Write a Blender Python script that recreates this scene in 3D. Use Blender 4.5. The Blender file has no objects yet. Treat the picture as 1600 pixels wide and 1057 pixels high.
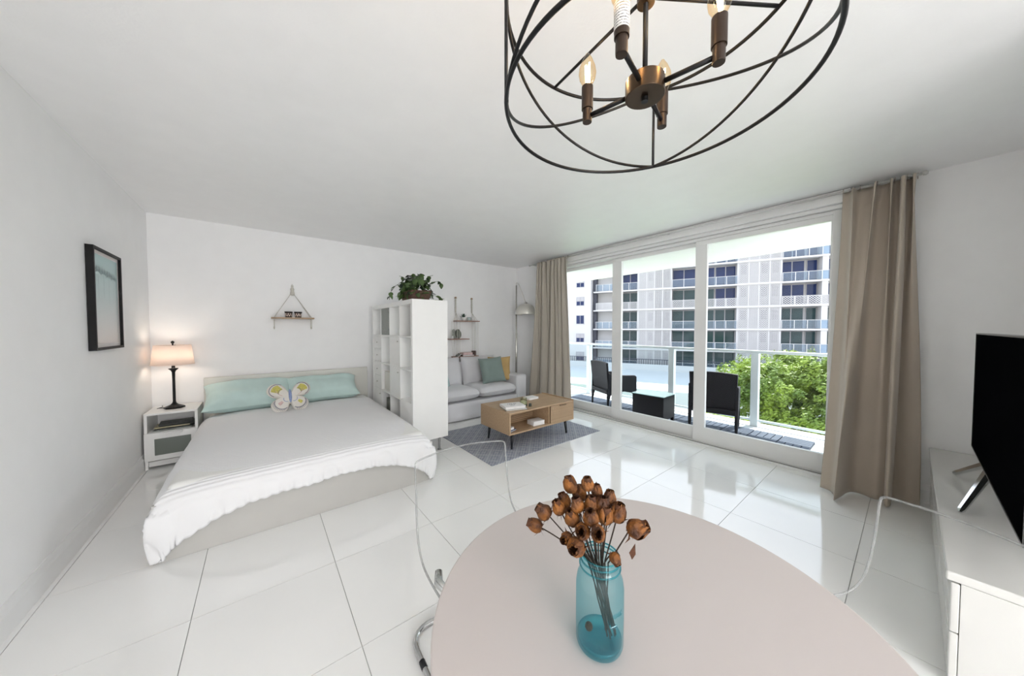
import bpy, bmesh, math, random
from math import sin, cos, pi, radians, sqrt, atan, hypot
from mathutils import Vector, Matrix, noise
random.seed(7)
C = bpy.context.scene.collection
scene = bpy.context.scene

# ---------------------------------------------------------------- camera
cam_d = bpy.data.cameras.new('camera'); cam = bpy.data.objects.new('camera', cam_d); C.objects.link(cam)
cam_d.sensor_width = 36; cam_d.sensor_fit = 'HORIZONTAL'; cam_d.lens = 36 * 495 / 1600; cam_d.clip_start = .02; cam_d.clip_end = 400
cam.location = (0, 0, 1.37)
cam.rotation_euler = (pi / 2 - atan(14.5 / 495), 0, -atan(392 / 495))
scene.camera = cam

# ---------------------------------------------------------------- world, sun, lamps, exposure
scene.view_settings.view_transform = 'Standard'; scene.view_settings.look = 'None'
scene.view_settings.gamma = 1; scene.view_settings.use_curve_mapping = False
scene.view_settings.exposure = 0.55
scene.cycles.max_bounces = 14; scene.cycles.diffuse_bounces = 8; scene.cycles.glossy_bounces = 5
scene.cycles.transparent_max_bounces = 24; scene.cycles.transmission_bounces = 8
scene.cycles.caustics_reflective = False; scene.cycles.caustics_refractive = False
scene.cycles.sample_clamp_indirect = 6
w = bpy.data.worlds.new('sky'); scene.world = w; w.use_nodes = True
nt = w.node_tree; nt.nodes.clear()
wo = nt.nodes.new('ShaderNodeOutputWorld'); bg = nt.nodes.new('ShaderNodeBackground')
tc = nt.nodes.new('ShaderNodeTexCoord'); sp = nt.nodes.new('ShaderNodeSeparateXYZ'); cr = nt.nodes.new('ShaderNodeValToRGB')
nt.links.new(tc.outputs['Generated'], sp.inputs[0]); nt.links.new(sp.outputs['Z'], cr.inputs[0])
cr.color_ramp.elements[0].color = (.93, .96, 1, 1); cr.color_ramp.elements[1].color = (.62, .78, 1, 1)
nt.links.new(cr.outputs[0], bg.inputs[0]); bg.inputs[1].default_value = 2.05
nt.links.new(bg.outputs[0], wo.inputs[0])

def area(name, loc, rot, size, power, col=(1, 1, 1)):
    d = bpy.data.lights.new(name, 'AREA'); d.shape = 'RECTANGLE'; d.size, d.size_y = size; d.energy = power; d.color = col
    o = bpy.data.objects.new(name, d); C.objects.link(o); o.location = loc; o.rotation_euler = rot; return o
sun_d = bpy.data.lights.new('sun', 'SUN'); sun_d.energy = 9; sun_d.angle = radians(.6); sun_d.color = (1, .96, .9)
sun = bpy.data.objects.new('sun', sun_d); C.objects.link(sun)
sun.rotation_euler = Vector((1.0, -.25, 1.52)).to_track_quat('Z', 'Y').to_euler()
area('ceiling_fill_light', (-.05, -1.9, 2.53), (0, 0, 0), (1.4, 1.6), 16, (1, .985, .985))  # added fill under the unseen ceiling behind the camera, no known fixture
area('rear_fill_light', (.0, -3.13, 1.45), (pi / 2, 0, 0), (1.7, 1.5), 60, (1, .99, 1))  # added fill at the unseen rear wall, no known window

# ---------------------------------------------------------------- materials
M = {}
def mat(name, col, rough=.5, metal=0., bump=0., bscale=40., var=0., vscale=6., trans=0., spec=.5, emit=None, estr=0., sheen=0., stretch=None, col2=None, transl=0.):
    m = bpy.data.materials.new(name); m.use_nodes = True; n = m.node_tree; b = n.nodes['Principled BSDF']
    b.inputs['Base Color'].default_value = (*col, 1); b.inputs['Roughness'].default_value = rough
    b.inputs['Metallic'].default_value = metal; b.inputs['Specular IOR Level'].default_value = spec
    if sheen: b.inputs['Sheen Weight'].default_value = sheen
    if emit: b.inputs['Emission Color'].default_value = (*emit, 1); b.inputs['Emission Strength'].default_value = estr
    t = n.nodes.new('ShaderNodeTexCoord'); mp = n.nodes.new('ShaderNodeMapping'); n.links.new(t.outputs['Object'], mp.inputs[0])
    if stretch: mp.inputs['Scale'].default_value = stretch
    if var or col2:
        ns = n.nodes.new('ShaderNodeTexNoise'); ns.inputs['Scale'].default_value = vscale; ns.inputs['Detail'].default_value = 6
        n.links.new(mp.outputs[0], ns.inputs[0])
        r = n.nodes.new('ShaderNodeValToRGB'); c2 = col2 or tuple(c * (1 - var) for c in col)
        r.color_ramp.elements[0].position = .35; r.color_ramp.elements[1].position = .65
        r.color_ramp.elements[0].color = (*c2, 1); r.color_ramp.elements[1].color = (*col, 1)
        n.links.new(ns.outputs[0], r.inputs[0]); n.links.new(r.outputs[0], b.inputs['Base Color'])
    if bump:
        nb = n.nodes.new('ShaderNodeTexNoise'); nb.inputs['Scale'].default_value = bscale; nb.inputs['Detail'].default_value = 4
        bp = n.nodes.new('ShaderNodeBump'); bp.inputs['Strength'].default_value = bump; bp.inputs['Distance'].default_value = .01
        n.links.new(mp.outputs[0], nb.inputs[0]); n.links.new(nb.outputs[0], bp.inputs['Height']); n.links.new(bp.outputs[0], b.inputs['Normal'])
    if transl:
        o = n.nodes['Material Output']; tr = n.nodes.new('ShaderNodeBsdfTranslucent'); tr.inputs[0].default_value = (*col, 1)
        if var or col2: n.links.new(r.outputs[0], tr.inputs[0])
        mx = n.nodes.new('ShaderNodeMixShader'); mx.inputs[0].default_value = transl
        n.links.new(b.outputs[0], mx.inputs[1]); n.links.new(tr.outputs[0], mx.inputs[2]); n.links.new(mx.outputs[0], o.inputs[0])
    M[name] = m; return m
def glass(name, tint=(1, 1, 1), edge=None, ior=1.45, rough=.0, dens=0., dcol=None, refl=1.0):
    """thin clear pane: straight-through transparency, Fresnel reflection, tint deeper at grazing angles (longer path)"""
    m = bpy.data.materials.new(name); m.use_nodes = True; n = m.node_tree; n.nodes.clear(); L = n.links.new
    o = n.nodes.new('ShaderNodeOutputMaterial'); t = n.nodes.new('ShaderNodeBsdfTransparent'); g = n.nodes.new('ShaderNodeBsdfGlossy')
    g.inputs['Roughness'].default_value = rough; t.inputs[0].default_value = (*tint, 1)
    if edge:
        lw = n.nodes.new('ShaderNodeLayerWeight'); lw.inputs[0].default_value = .35
        mc = n.nodes.new('ShaderNodeMixRGB'); mc.inputs[1].default_value = (*tint, 1); mc.inputs[2].default_value = (*edge, 1)
        L(lw.outputs['Facing'], mc.inputs[0]); L(mc.outputs[0], t.inputs[0])
    last = t
    if dens:
        d = n.nodes.new('ShaderNodeBsdfDiffuse'); d.inputs[0].default_value = (*(dcol or tint), 1)
        mx = n.nodes.new('ShaderNodeMixShader'); mx.inputs[0].default_value = dens
        L(t.outputs[0], mx.inputs[1]); L(d.outputs[0], mx.inputs[2]); last = mx
    fr = n.nodes.new('ShaderNodeFresnel'); fr.inputs[0].default_value = ior
    mu = n.nodes.new('ShaderNodeMath'); mu.operation = 'MULTIPLY'; mu.inputs[1].default_value = refl; L(fr.outputs[0], mu.inputs[0])
    ge = n.nodes.new('ShaderNodeNewGeometry'); iv = n.nodes.new('ShaderNodeMath'); iv.operation = 'SUBTRACT'; iv.inputs[0].default_value = 1; L(ge.outputs['Backfacing'], iv.inputs[1])
    m2 = n.nodes.new('ShaderNodeMath'); m2.operation = 'MULTIPLY'; L(mu.outputs[0], m2.inputs[0]); L(iv.outputs[0], m2.inputs[1]); mu = m2
    mx = n.nodes.new('ShaderNodeMixShader'); L(mu.outputs[0], mx.inputs[0]); L(last.outputs[0], mx.inputs[1]); L(g.outputs[0], mx.inputs[2])
    L(mx.outputs[0], o.inputs[0]); M[name] = m; return m

mat('wall_paint', (.87, .87, .87), .55, bump=.05, bscale=180, var=.02)
mat('ceiling_paint', (.89, .89, .89), .45, bump=.05, bscale=90, var=.02)
mat('trim_white', (.80, .80, .80), .35, var=.02)
mat('frame_white', (.80, .80, .79), .3, var=.02)
mat('track_grey', (.32, .32, .31), .35, .5, var=.1)
mat('grout', (.52, .52, .51), .8, var=.1)
mat('tile', (.86, .86, .85), .07, bump=.01, bscale=3, col2=(.83, .83, .82), vscale=1.6, spec=.75)
mat('white_lacquer', (.80, .80, .785), .28, var=.02)
mat('white_gloss', (.64, .635, .615), .12, var=.02)
mat('cream_board', (.66, .65, .60), .4, var=.03)
mat('bed_foil', (.50, .49, .465), .42, var=.03)
mat('bedspread', (.80, .80, .81), .85, sheen=.2)
mat('mattress', (.8, .8, .78), .9, bump=.1)
mat('mint_linen', (.56, .72, .69), .9, bump=.15, bscale=14, var=.1, sheen=.2)
mat('butterfly_cotton', (.74, .71, .66), .9, bump=.2, bscale=60, var=.05)
mat('thread_yellow', (.66, .6, .16), .8, var=.3, vscale=90); mat('thread_grey', (.25, .25, .3), .8, var=.3, vscale=90)
mat('thread_blue', (.3, .38, .62), .8, var=.3, vscale=90); mat('thread_pink', (.72, .52, .5), .8, var=.3, vscale=90)
mat('black_metal', (.012, .012, .013), .38, .6, bump=.03); mat('black_frame', (.008, .008, .008), .5, var=.2, spec=.2)
mat('chrome', (.62, .62, .62), .1, 1., var=.03, vscale=3); mat('nickel', (.62, .60, .56), .22, 1., var=.04)
mat('dome_nickel', (.74, .72, .66), .28, .55, var=.03); mat('steel_leg', (.35, .35, .35), .25, .9, var=.05)
mat('smoked_panel', (.14, .16, .14), .12, var=.05)
mat('magazine_dark', (.03, .035, .03), .4, var=.6, vscale=30); mat('magazine_grey', (.28, .3, .28), .4, var=.5, vscale=25)
mat('magazine_cream', (.62, .55, .35), .4, var=.2, vscale=25)
mat('lamp_linen', (.92, .84, .79), .9, bump=.2, bscale=200, transl=.6)
mat('bulb_warm', (1, .8, .55), .3, emit=(1, .58, .24), estr=4.5, var=.01)
mat('filament', (1, .9, .6), .3, emit=(1, .78, .42), estr=40, var=.01)
glass('bulb_glass', (1, .93, .80), (.95, .72, .42))
mat('print_mount', (.74, .68, .66), .6, var=.02)
mat('palm_ink', (.20, .27, .28), .6, var=.2, vscale=60)
mat('rope', (.62, .60, .54), .9, bump=.4, bscale=250, var=.12, vscale=80)
mat('shelf_wood', (.42, .29, .18), .5, bump=.05, var=.25, vscale=4, stretch=(2, 30, 30))
mat('shelf_wood_red', (.36, .20, .15), .5, var=.25, vscale=4, stretch=(2, 30, 30))
mat('candle_dark', (.03, .02, .015), .4, var=.2); mat('candle_pale', (.80, .64, .56), .35, var=.1)  # dark cup and the pale pinkish colour of its lattice cells
mat('oak', (.45, .315, .195), .42, bump=.03, bscale=60, col2=(.37, .25, .15), vscale=3.2, stretch=(1.2, 22, 22))
mat('oak_dark', (.20, .13, .075), .5, var=.2, vscale=5, stretch=(1, 20, 20))
mat('oak_edge', (.56, .42, .28), .45, var=.12, vscale=5)
mat('black_leg', (.008, .009, .012), .35, var=.2)
mat('sofa_fabric', (.68, .675, .695), .92, bump=.25, bscale=160, var=.07, vscale=3, sheen=.3)
mat('cushion_sage', (.21, .27, .25), .9, bump=.2, bscale=120, var=.1, sheen=.2)
mat('cushion_tan', (.56, .38, .16), .85, bump=.2, bscale=120, var=.15)
mat('cushion_aqua', (.44, .56, .56), .9, bump=.2, bscale=120, var=.15)
mat('curtain_beige', (.47, .405, .335), .85, bump=.12, bscale=220, var=.05, vscale=2.5, sheen=.2)
mat('curtain_linen', (.44, .40, .34), .85, bump=.12, bscale=220, var=.05, vscale=2.5, sheen=.2)
mat('tabletop', (.50, .46, .445), .38, var=.015, vscale=2); mat('tabletop_edge', (.56, .53, .49), .4, var=.02)
mat('tv_screen', (.003, .003, .0035), .5, var=.1, spec=.0); mat('tv_bezel', (.09, .09, .09), .25, .8, var=.05)
mat('wicker_pot', (.115, .06, .038), .7, bump=.8, bscale=120, var=.5, vscale=60)
mat('soil', (.03, .02, .013), .95, bump=.6, var=.4)
mat('leaf_pothos', (.03, .065, .016), .42, col2=(.075, .13, .035), vscale=14); mat('leaf_dark', (.012, .03, .016), .5, var=.4, vscale=20)
mat('vine', (.05, .07, .025), .6, var=.3)
mat('succulent', (.05, .10, .07), .5, var=.35, vscale=40); mat('ceramic_white', (.78, .78, .77), .2, var=.03)
mat('ceramic_aqua', (.48, .58, .57), .2, var=.08); mat('stone_green', (.11, .125, .095), .35, var=.4, vscale=30)
mat('stone_pale', (.34, .35, .31), .5, var=.2, vscale=30)
mat('book_pink', (.66, .50, .49), .6, var=.12, vscale=30); mat('book_dark', (.12, .07, .06), .6, var=.4, vscale=40); mat('page_white', (.80, .79, .77), .6, var=.04, vscale=60)
mat('book_white', (.82, .81, .81), .45, var=.03, vscale=30); mat('book_blue', (.06, .09, .2), .5, var=.4, vscale=40); mat('ink_black', (.04, .04, .045), .6, var=.2)
mat('candle_wax', (.68, .66, .50), .4, var=.08); mat('bottle_dark', (.05, .06, .045), .2, var=.2)
glass('jar_clear', (.93, .95, .88), (.6, .62, .5))
glass('jar_teal', (.78, .93, .95), (.30, .70, .78), 1.5, .02, dens=.03, dcol=(.15, .6, .7))
glass('jar_teal_deep', (.52, .87, .90), (.10, .54, .62), 1.5, .02, dens=.12, dcol=(.06, .45, .52))
mat('rose_petal', (.23, .078, .007), .7, bump=.5, bscale=120, col2=(.05, .016, .005), vscale=42)
mat('rose_core', (.09, .028, .006), .8, bump=.5, bscale=150, var=.5, vscale=60)
mat('dry_stem', (.035, .02, .012), .8, bump=.4, bscale=150, var=.4, vscale=80)
glass('acrylic', (.985, .99, .985), (.90, .92, .91), 1.35, .0, refl=.55)
glass('acrylic_edge', (.76, .77, .77), (.34, .35, .35), 1.5, .03, dens=.16, dcol=(.9, .9, .9))
glass('door_glass', (.99, .99, .99), (.93, .95, .95), 1.4, refl=.35)
glass('rail_glass', (.91, .95, .955), (.80, .90, .92), 1.45, refl=.5)
glass('table_glass', (.55, .72, .72), (.4, .6, .62), 1.5, dens=.35, dcol=(.55, .68, .7))
mat('rail_metal', (.62, .68, .70), .35, .2, var=.03)
mat('wicker_black', (.010, .010, .014), .5, spec=.25, bump=.5, bscale=90, var=.35, vscale=60, stretch=(1, 1, 6))
mat('deck_slate', (.040, .048, .078), .55, bump=.2, bscale=60, var=.12, vscale=8)
mat('balcony_concrete', (.55, .55, .56), .8, bump=.1, var=.06); mat('balcony_ceiling', (.90, .90, .89), .8, bump=.05, var=.02)
mat("bronze", (.070, .046, .028), .32, .85, var=.25, vscale=12); mat("bronze_sleeve", (.034, .019, .011), .42, .45, var=.2)
mat('rod_white', (.6, .6, .58), .35, .2, var=.05); mat('hook_metal', (.45, .4, .35), .3, .8, var=.1)
mat('facade_white', (.52, .50, .495), .8, var=.03, vscale=.3); mat('facade_grey', (.37, .35, .36), .8, var=.05, vscale=.4)
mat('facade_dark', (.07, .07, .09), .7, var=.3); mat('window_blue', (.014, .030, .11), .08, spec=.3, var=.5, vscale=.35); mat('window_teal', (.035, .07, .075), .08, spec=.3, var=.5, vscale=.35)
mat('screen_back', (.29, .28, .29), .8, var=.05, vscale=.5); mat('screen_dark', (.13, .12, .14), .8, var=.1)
glass('building_rail_glass', (.80, .87, .93), (.6, .7, .8), 1.5, dens=.06, dcol=(.7, .8, .9))
mat('podium', (.5, .5, .5), .8, var=.03, vscale=.3); mat('lawn', (.10, .25, .045), .9, var=.4, vscale=3, bump=.3)
mat('asphalt', (.45, .45, .43), .9, var=.2, vscale=1.5)
mat('leaf_lime', (.60, .72, .05), .5, col2=(.34, .50, .03), vscale=.8, transl=.25)
mat('leaf_olive', (.30, .38, .05), .5, col2=(.11, .17, .025), vscale=.8, transl=.2)
mat('bark', (.12, .085, .055), .9, bump=.5, var=.3)
# bedspread: fine woven ribs
n = M['bedspread'].node_tree; b = n.nodes['Principled BSDF']
t = n.nodes.new('ShaderNodeTexCoord'); wv = n.nodes.new('ShaderNodeTexWave'); wv.bands_direction = 'Y'; wv.inputs['Scale'].default_value = 14; wv.inputs['Distortion'].default_value = .6
bp = n.nodes.new('ShaderNodeBump'); bp.inputs['Strength'].default_value = .5; bp.inputs['Distance'].default_value = .008
n.links.new(t.outputs['Object'], wv.inputs[0]); n.links.new(wv.outputs[0], bp.inputs['Height']); n.links.new(bp.outputs[0], b.inputs['Normal'])
# rug: woven diamond lattice in slate blue and off-white
def rug_mat():
    m = bpy.data.materials.new('rug_weave'); m.use_nodes = True; n = m.node_tree; b = n.nodes['Principled BSDF']; L = n.links.new
    b.inputs['Roughness'].default_value = .95
    t = n.nodes.new('ShaderNodeTexCoord'); sx = n.nodes.new('ShaderNodeSeparateXYZ'); L(t.outputs['Object'], sx.inputs[0])
    def mth(op, a, b_=None):
        q = n.nodes.new('ShaderNodeMath'); q.operation = op
        for i, v in enumerate((a, b_)):
            if v is None: continue
            if isinstance(v, (int, float)): q.inputs[i].default_value = v
            else: L(v, q.inputs[i])
        return q.outputs[0]
    k = 1 / .040
    u = mth('PINGPONG', mth('MULTIPLY', sx.outputs[0], k), .5); v = mth('PINGPONG', mth('MULTIPLY', sx.outputs[1], k), .5)
    d = mth('ADD', u, v)                       # diamond distance 0..1
    r1 = mth('PINGPONG', mth('MULTIPLY', d, 2.0), .5)
    ns = n.nodes.new('ShaderNodeTexNoise'); ns.inputs['Scale'].default_value = 160; L(t.outputs['Object'], ns.inputs[0])
    u2 = mth('PINGPONG', mth('MULTIPLY', sx.outputs[0], k / 5), .5); v2 = mth('PINGPONG', mth('MULTIPLY', sx.outputs[1], k / 5), .5)
    big = mth('MULTIPLY', mth('SUBTRACT', mth('PINGPONG', mth('MULTIPLY', mth('ADD', u2, v2), 2.0), .5), .25), .45)
    s = mth('ADD', mth('ADD', r1, big), mth('MULTIPLY', mth('SUBTRACT', ns.outputs[0], .5), .7))
    r = n.nodes.new('ShaderNodeValToRGB'); r.color_ramp.elements[0].position = .14; r.color_ramp.elements[1].position = .40
    r.color_ramp.elements[0].color = (.43, .44, .475, 1); r.color_ramp.elements[1].color = (.17, .185, .24, 1)
    L(s, r.inputs[0]); L(r.outputs[0], b.inputs['Base Color']); M['rug_weave'] = m
rug_mat()
def art_mat():
    m = bpy.data.materials.new('art_print'); m.use_nodes = True; n = m.node_tree; b = n.nodes['Principled BSDF']; L = n.links.new
    b.inputs['Roughness'].default_value = .25
    t = n.nodes.new('ShaderNodeTexCoord'); sx = n.nodes.new('ShaderNodeSeparateXYZ'); L(t.outputs['Object'], sx.inputs[0])
    mr = n.nodes.new('ShaderNodeMapRange'); mr.inputs[1].default_value = -.33; mr.inputs[2].default_value = .33; L(sx.outputs[2], mr.inputs[0])
    r = n.nodes.new('ShaderNodeValToRGB'); e = r.color_ramp.elements; e[0].color = (.70, .60, .56, 1); e[1].color = (.36, .53, .53, 1)
    x = e.new(.28); x.color = (.62, .62, .62, 1); x = e.new(.6); x.color = (.50, .62, .62, 1)
    L(mr.outputs[0], r.inputs[0]); L(r.outputs[0], b.inputs['Base Color']); M['art_print'] = m
art_mat()
def label_mat():
    m = bpy.data.materials.new('paper_label'); m.use_nodes = True; n = m.node_tree; b = n.nodes['Principled BSDF']; L = n.links.new
    b.inputs['Roughness'].default_value = .6
    t = n.nodes.new('ShaderNodeTexCoord'); w1 = n.nodes.new('ShaderNodeTexWave'); w1.bands_direction = 'Z'; w1.inputs['Scale'].default_value = 55; L(t.outputs['Object'], w1.inputs[0])
    ns = n.nodes.new('ShaderNodeTexNoise'); ns.inputs['Scale'].default_value = 420; L(t.outputs['Object'], ns.inputs[0])
    mu = n.nodes.new('ShaderNodeMath'); mu.operation = 'MULTIPLY'; L(w1.outputs[0], mu.inputs[0]); L(ns.outputs[0], mu.inputs[1])
    r = n.nodes.new('ShaderNodeValToRGB'); r.color_ramp.elements[0].position = .36; r.color_ramp.elements[1].position = .46
    r.color_ramp.elements[0].color = (.72, .70, .66, 1); r.color_ramp.elements[1].color = (.10, .10, .10, 1)
    L(mu.outputs[0], r.inputs[0]); L(r.outputs[0], b.inputs['Base Color']); M['paper_label'] = m
label_mat()

# ---------------------------------------------------------------- mesh helpers
class MB:
    def __init__(s): s.v = []; s.f = []
    def add(s, v, f, mx=None):
        o = len(s.v); s.v += [tuple(mx @ Vector(p)) if mx is not None else tuple(p) for p in v]; s.f += [tuple(i + o for i in q) for q in f]; return s
    def box(s, a, b, mx=None):
        (x0, y0, z0), (x1, y1, z1) = a, b
        if x0 > x1: x0, x1 = x1, x0
        if y0 > y1: y0, y1 = y1, y0
        if z0 > z1: z0, z1 = z1, z0
        v = [(x0, y0, z0), (x1, y0, z0), (x1, y1, z0), (x0, y1, z0), (x0, y0, z1), (x1, y0, z1), (x1, y1, z1), (x0, y1, z1)]
        return s.add(v, [(0, 3, 2, 1), (4, 5, 6, 7), (0, 1, 5, 4), (1, 2, 6, 5), (2, 3, 7, 6), (3, 0, 4, 7)], mx)
    def tube(s, pts, r, n=10, closed=False, cap=True):
        pts = [Vector(p) for p in pts]; k = len(pts); R = r if isinstance(r, (list, tuple)) else [r] * k
        V = []; up = None
        for i, p in enumerate(pts):
            if closed: d = pts[(i + 1) % k] - pts[i - 1]
            else: d = pts[min(i + 1, k - 1)] - pts[max(i - 1, 0)]
            d.normalize()
            if up is None: up = Vector((0, 0, 1)) if abs(d.z) < .9 else Vector((1, 0, 0))
            x = (up - d * up.dot(d)).normalized(); y = d.cross(x); up = x
            V += [tuple(p + (x * cos(2 * pi * j / n) + y * sin(2 * pi * j / n)) * R[i]) for j in range(n)]
        Fs = []
        for i in range(k if closed else k - 1):
            a, b_ = i * n, ((i + 1) % k) * n
            Fs += [(a + j, a + (j + 1) % n, b_ + (j + 1) % n, b_ + j) for j in range(n)]
        if cap and not closed: Fs += [tuple(range(n))[::-1], tuple((k - 1) * n + j for j in range(n))]
        return s.add(V, Fs)
    def lathe(s, prof, n=28, c=(0, 0, 0), mx=None):
        V = []; Fs = []
        for r, z in prof: V += [(c[0] + max(r, 1e-5) * cos(2 * pi * j / n), c[1] + max(r, 1e-5) * sin(2 * pi * j / n), c[2] + z) for j in range(n)]
        for i in range(len(prof) - 1):
            Fs += [(i * n + j, i * n + (j + 1) % n, (i + 1) * n + (j + 1) % n, (i + 1) * n + j) for j in range(n)]
        return s.add(V, Fs, mx)
    def grid(s, fn, nu, nv, mx=None):
        V = [fn(i / nu, j / nv) for i in range(nu + 1) for j in range(nv + 1)]
        Fs = [(i * (nv + 1) + j, (i + 1) * (nv + 1) + j, (i + 1) * (nv + 1) + j + 1, i * (nv + 1) + j + 1) for i in range(nu) for j in range(nv)]
        return s.add(V, Fs, mx)
    def prism(s, poly, z0, z1, mx=None):
        k = len(poly); V = [(x, y, z0) for x, y in poly] + [(x, y, z1) for x, y in poly]
        return s.add(V, [tuple(range(k))[::-1], tuple(range(k, 2 * k))] + [(i, (i + 1) % k, k + (i + 1) % k, k + i) for i in range(k)], mx)
    def mesh(s, name, m, smooth=False):
        me = bpy.data.meshes.new(name); me.from_pydata(s.v, [], s.f); me.materials.append(M[m])
        if smooth:
            me.polygons.foreach_set('use_smooth', [True] * len(me.polygons))
        me.update(); return me
    def build(s, name, m, parent=None, smooth=False, bevel=0, solid=0, sub=0, loc=None, seg=2):
        return link(name, s.mesh(name, m, smooth), parent, bevel, solid, sub, loc, seg)
def link(name, me, parent=None, bevel=0, solid=0, sub=0, loc=None, seg=2):
    o = bpy.data.objects.new(name, me); C.objects.link(o)
    if parent: o.parent = parent
    if loc is not None: o.location = loc
    if solid:
        q = o.modifiers.new('t', 'SOLIDIFY'); q.thickness = solid; q.offset = 0
    if bevel:
        q = o.modifiers.new('b', 'BEVEL'); q.width = bevel; q.segments = seg; q.limit_method = 'ANGLE'; q.angle_limit = radians(40)
        me.polygons.foreach_set('use_smooth', [True] * len(me.polygons))
        q2 = o.modifiers.new('wn', 'WEIGHTED_NORMAL'); q2.keep_sharp = True
    if sub:
        q = o.modifiers.new('s', 'SUBSURF'); q.levels = sub; q.render_levels = sub
    return o
def B(a, b): return MB().box(a, b)
def tag(o, label=None, cat=None, group=None, kind=None):
    if label: o['label'] = label
    if cat: o['category'] = cat
    if group: o['group'] = group
    if kind: o['kind'] = kind
    return o
def thing(name, label, cat, loc=(0, 0, 0), rz=0, group=None):
    o = bpy.data.objects.new(name, None); C.objects.link(o); o.location = loc; o.rotation_euler = (0, 0, rz); o.empty_display_size = .1
    return tag(o, label, cat, group)
def struct(name, loc=(0, 0, 0)):
    o = bpy.data.objects.new(name, None); C.objects.link(o); o.location = loc; o['kind'] = 'structure'; return o
def S(name, mb, m, **k): return tag(mb.build(name, m, **k), kind='structure')
def copy_tree(o, parent=None):
    c = o.copy(); C.objects.link(c); c.parent = parent
    for ch in list(o.children): copy_tree(ch, c)
    return c
def arc(c, r, a0, a1, n, ax='xz'):
    out = []
    for i in range(n + 1):
        a = radians(a0 + (a1 - a0) * i / n); p = [c[0], c[1], c[2]]; i0, i1 = 'xyz'.index(ax[0]), 'xyz'.index(ax[1])
        p[i0] += r * cos(a); p[i1] += r * sin(a); out.append(tuple(p))
    return out
def rounded_path(pts, r, n=6):
    P = [Vector(p) for p in pts]; out = [P[0]]
    for a, b_, c in zip(P, P[1:], P[2:]):
        u = (a - b_).normalized(); v = (c - b_).normalized(); k = min(r, (a - b_).length * .49, (c - b_).length * .49)
        p0, p2 = b_ + u * k, b_ + v * k
        for i in range(n + 1):
            t_ = i / n; out.append(p0 * (1 - t_) ** 2 + b_ * 2 * t_ * (1 - t_) + p2 * t_ ** 2)
    return out + [P[-1]]
def pillow(wd, ht, th, n=22, sag=0., seed=0, pinch=.07):
    """soft cushion in the local XZ plane, thickness along Y, base at z=0"""
    mb = MB()
    for sgn in (1, -1):
        def fn(u, v):
            a, b_ = u * 2 - 1, v * 2 - 1
            t_ = max(0, (1 - a ** 4) * (1 - b_ ** 4)) ** .5
            px = a * wd / 2 * (1 - pinch * (1 - b_ * b_)); pz = b_ * ht / 2 * (1 - pinch * (1 - a * a))
            nz = noise.noise(Vector((a * 1.7 + seed, b_ * 1.7, sgn))) * .10 * th
            bulge = 1 - sag * b_
            return (px, sgn * (th / 2 * t_ * bulge + nz * t_), pz + ht / 2)
        mb.grid(fn, n, n)
    if True:
        mb.f = [q if i < n * n else q[::-1] for i, q in enumerate(mb.f)]
    return mb

# ================================================================= ROOM SHELL
XL, XR, YB, YF, ZC = -.92, 4.07, 4.99, -3.2, 2.585
fl = S('floor', B((XL - .1, YF - .1, -.12), (XR + .02, YB + .1, -.008)), 'grout')
tx = [XL] + [-.883 + .6 * k for k in range(0, 9)]; tx = [x for x in tx if x < XR - .02] + [XR]
ty = [2.705 + .632 * k for k in range(-9, 4)]; ty = [YF] + [y for y in ty if YF + .03 < y < YB - .03] + [YB]
g_ = .0016; tile_cache = {}
for i in range(len(tx) - 1):
    for j in range(len(ty) - 1):
        wx, wy = tx[i + 1] - tx[i], ty[j + 1] - ty[j]; key = (round(wx, 3), round(wy, 3))
        if wx < .02: continue
        if key not in tile_cache:
            tile_cache[key] = B((-wx / 2 + g_, -wy / 2 + g_, -.0079), (wx / 2 - g_, wy / 2 - g_, 0)).mesh('floor_tile', 'tile')
        link('floor_tile', tile_cache[key], fl, loc=((tx[i] + tx[i + 1]) / 2, (ty[j] + ty[j + 1]) / 2, 0))
S('ceiling', B((XL - .1, YF - .1, ZC), (XR + .25, YB + .1, ZC + .12)), 'ceiling_paint')
S('wall_left', B((XL - .12, YF - .1, -.12), (XL, YB + .1, ZC)), 'wall_paint')
S('wall_back', B((XL, YB, -.12), (XR + .22, YB + .12, ZC)), 'wall_paint')
S('wall_front', B((XL, YF - .12, -.12), (XR + .22, YF, ZC)), 'wall_paint')
DY0, DY1, DZ = .405, 3.95, 2.44
wr = MB().box((XR, YF, -.12), (XR + .22, DY0, ZC)).box((XR, DY1, -.12), (XR + .22, YB, ZC)).box((XR, DY0, DZ), (XR + .22, DY1, ZC))
S('wall_right', wr, 'wall_paint')
S('wall_bench_blocker', B((2.25, -.68, -.12), (XR, -.535, ZC)), 'wall_paint')  # unseen wall behind the bench, added to keep fill off the right wall
def baseboard(name, a, b_, n_):  # n_ = inward normal
    q = MB(); a = Vector(a); b_ = Vector(b_); n_ = Vector(n_)
    prof = [(0, 0), (.016, 0), (.016, .105), (.012, .115), (.009, .135), (.004, .148), (0, .148)]
    V = [tuple(a + n_ * d + Vector((0, 0, h))) for d, h in prof] + [tuple(b_ + n_ * d + Vector((0, 0, h))) for d, h in prof]; k = len(prof)
    q.add(V, [(i, i + 1, k + i + 1, k + i) for i in range(k - 1)] + [tuple(range(k))[::-1], tuple(range(k, 2 * k))]); S(name, q, 'trim_white')
baseboard('baseboard_left', (XL, YF, 0), (XL, YB, 0), (1, 0, 0))
baseboard('baseboard_back', (XL + .016, YB, 0), (XR - .016, YB, 0), (0, -1, 0))
baseboard('baseboard_right', (XR, -.534, 0), (XR, DY0 - .01, 0), (-1, 0, 0))
w1 = struct('rear_fill_frame', (0, YF, 1.45))  # made-up window frame dressing the added rear fill light
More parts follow.
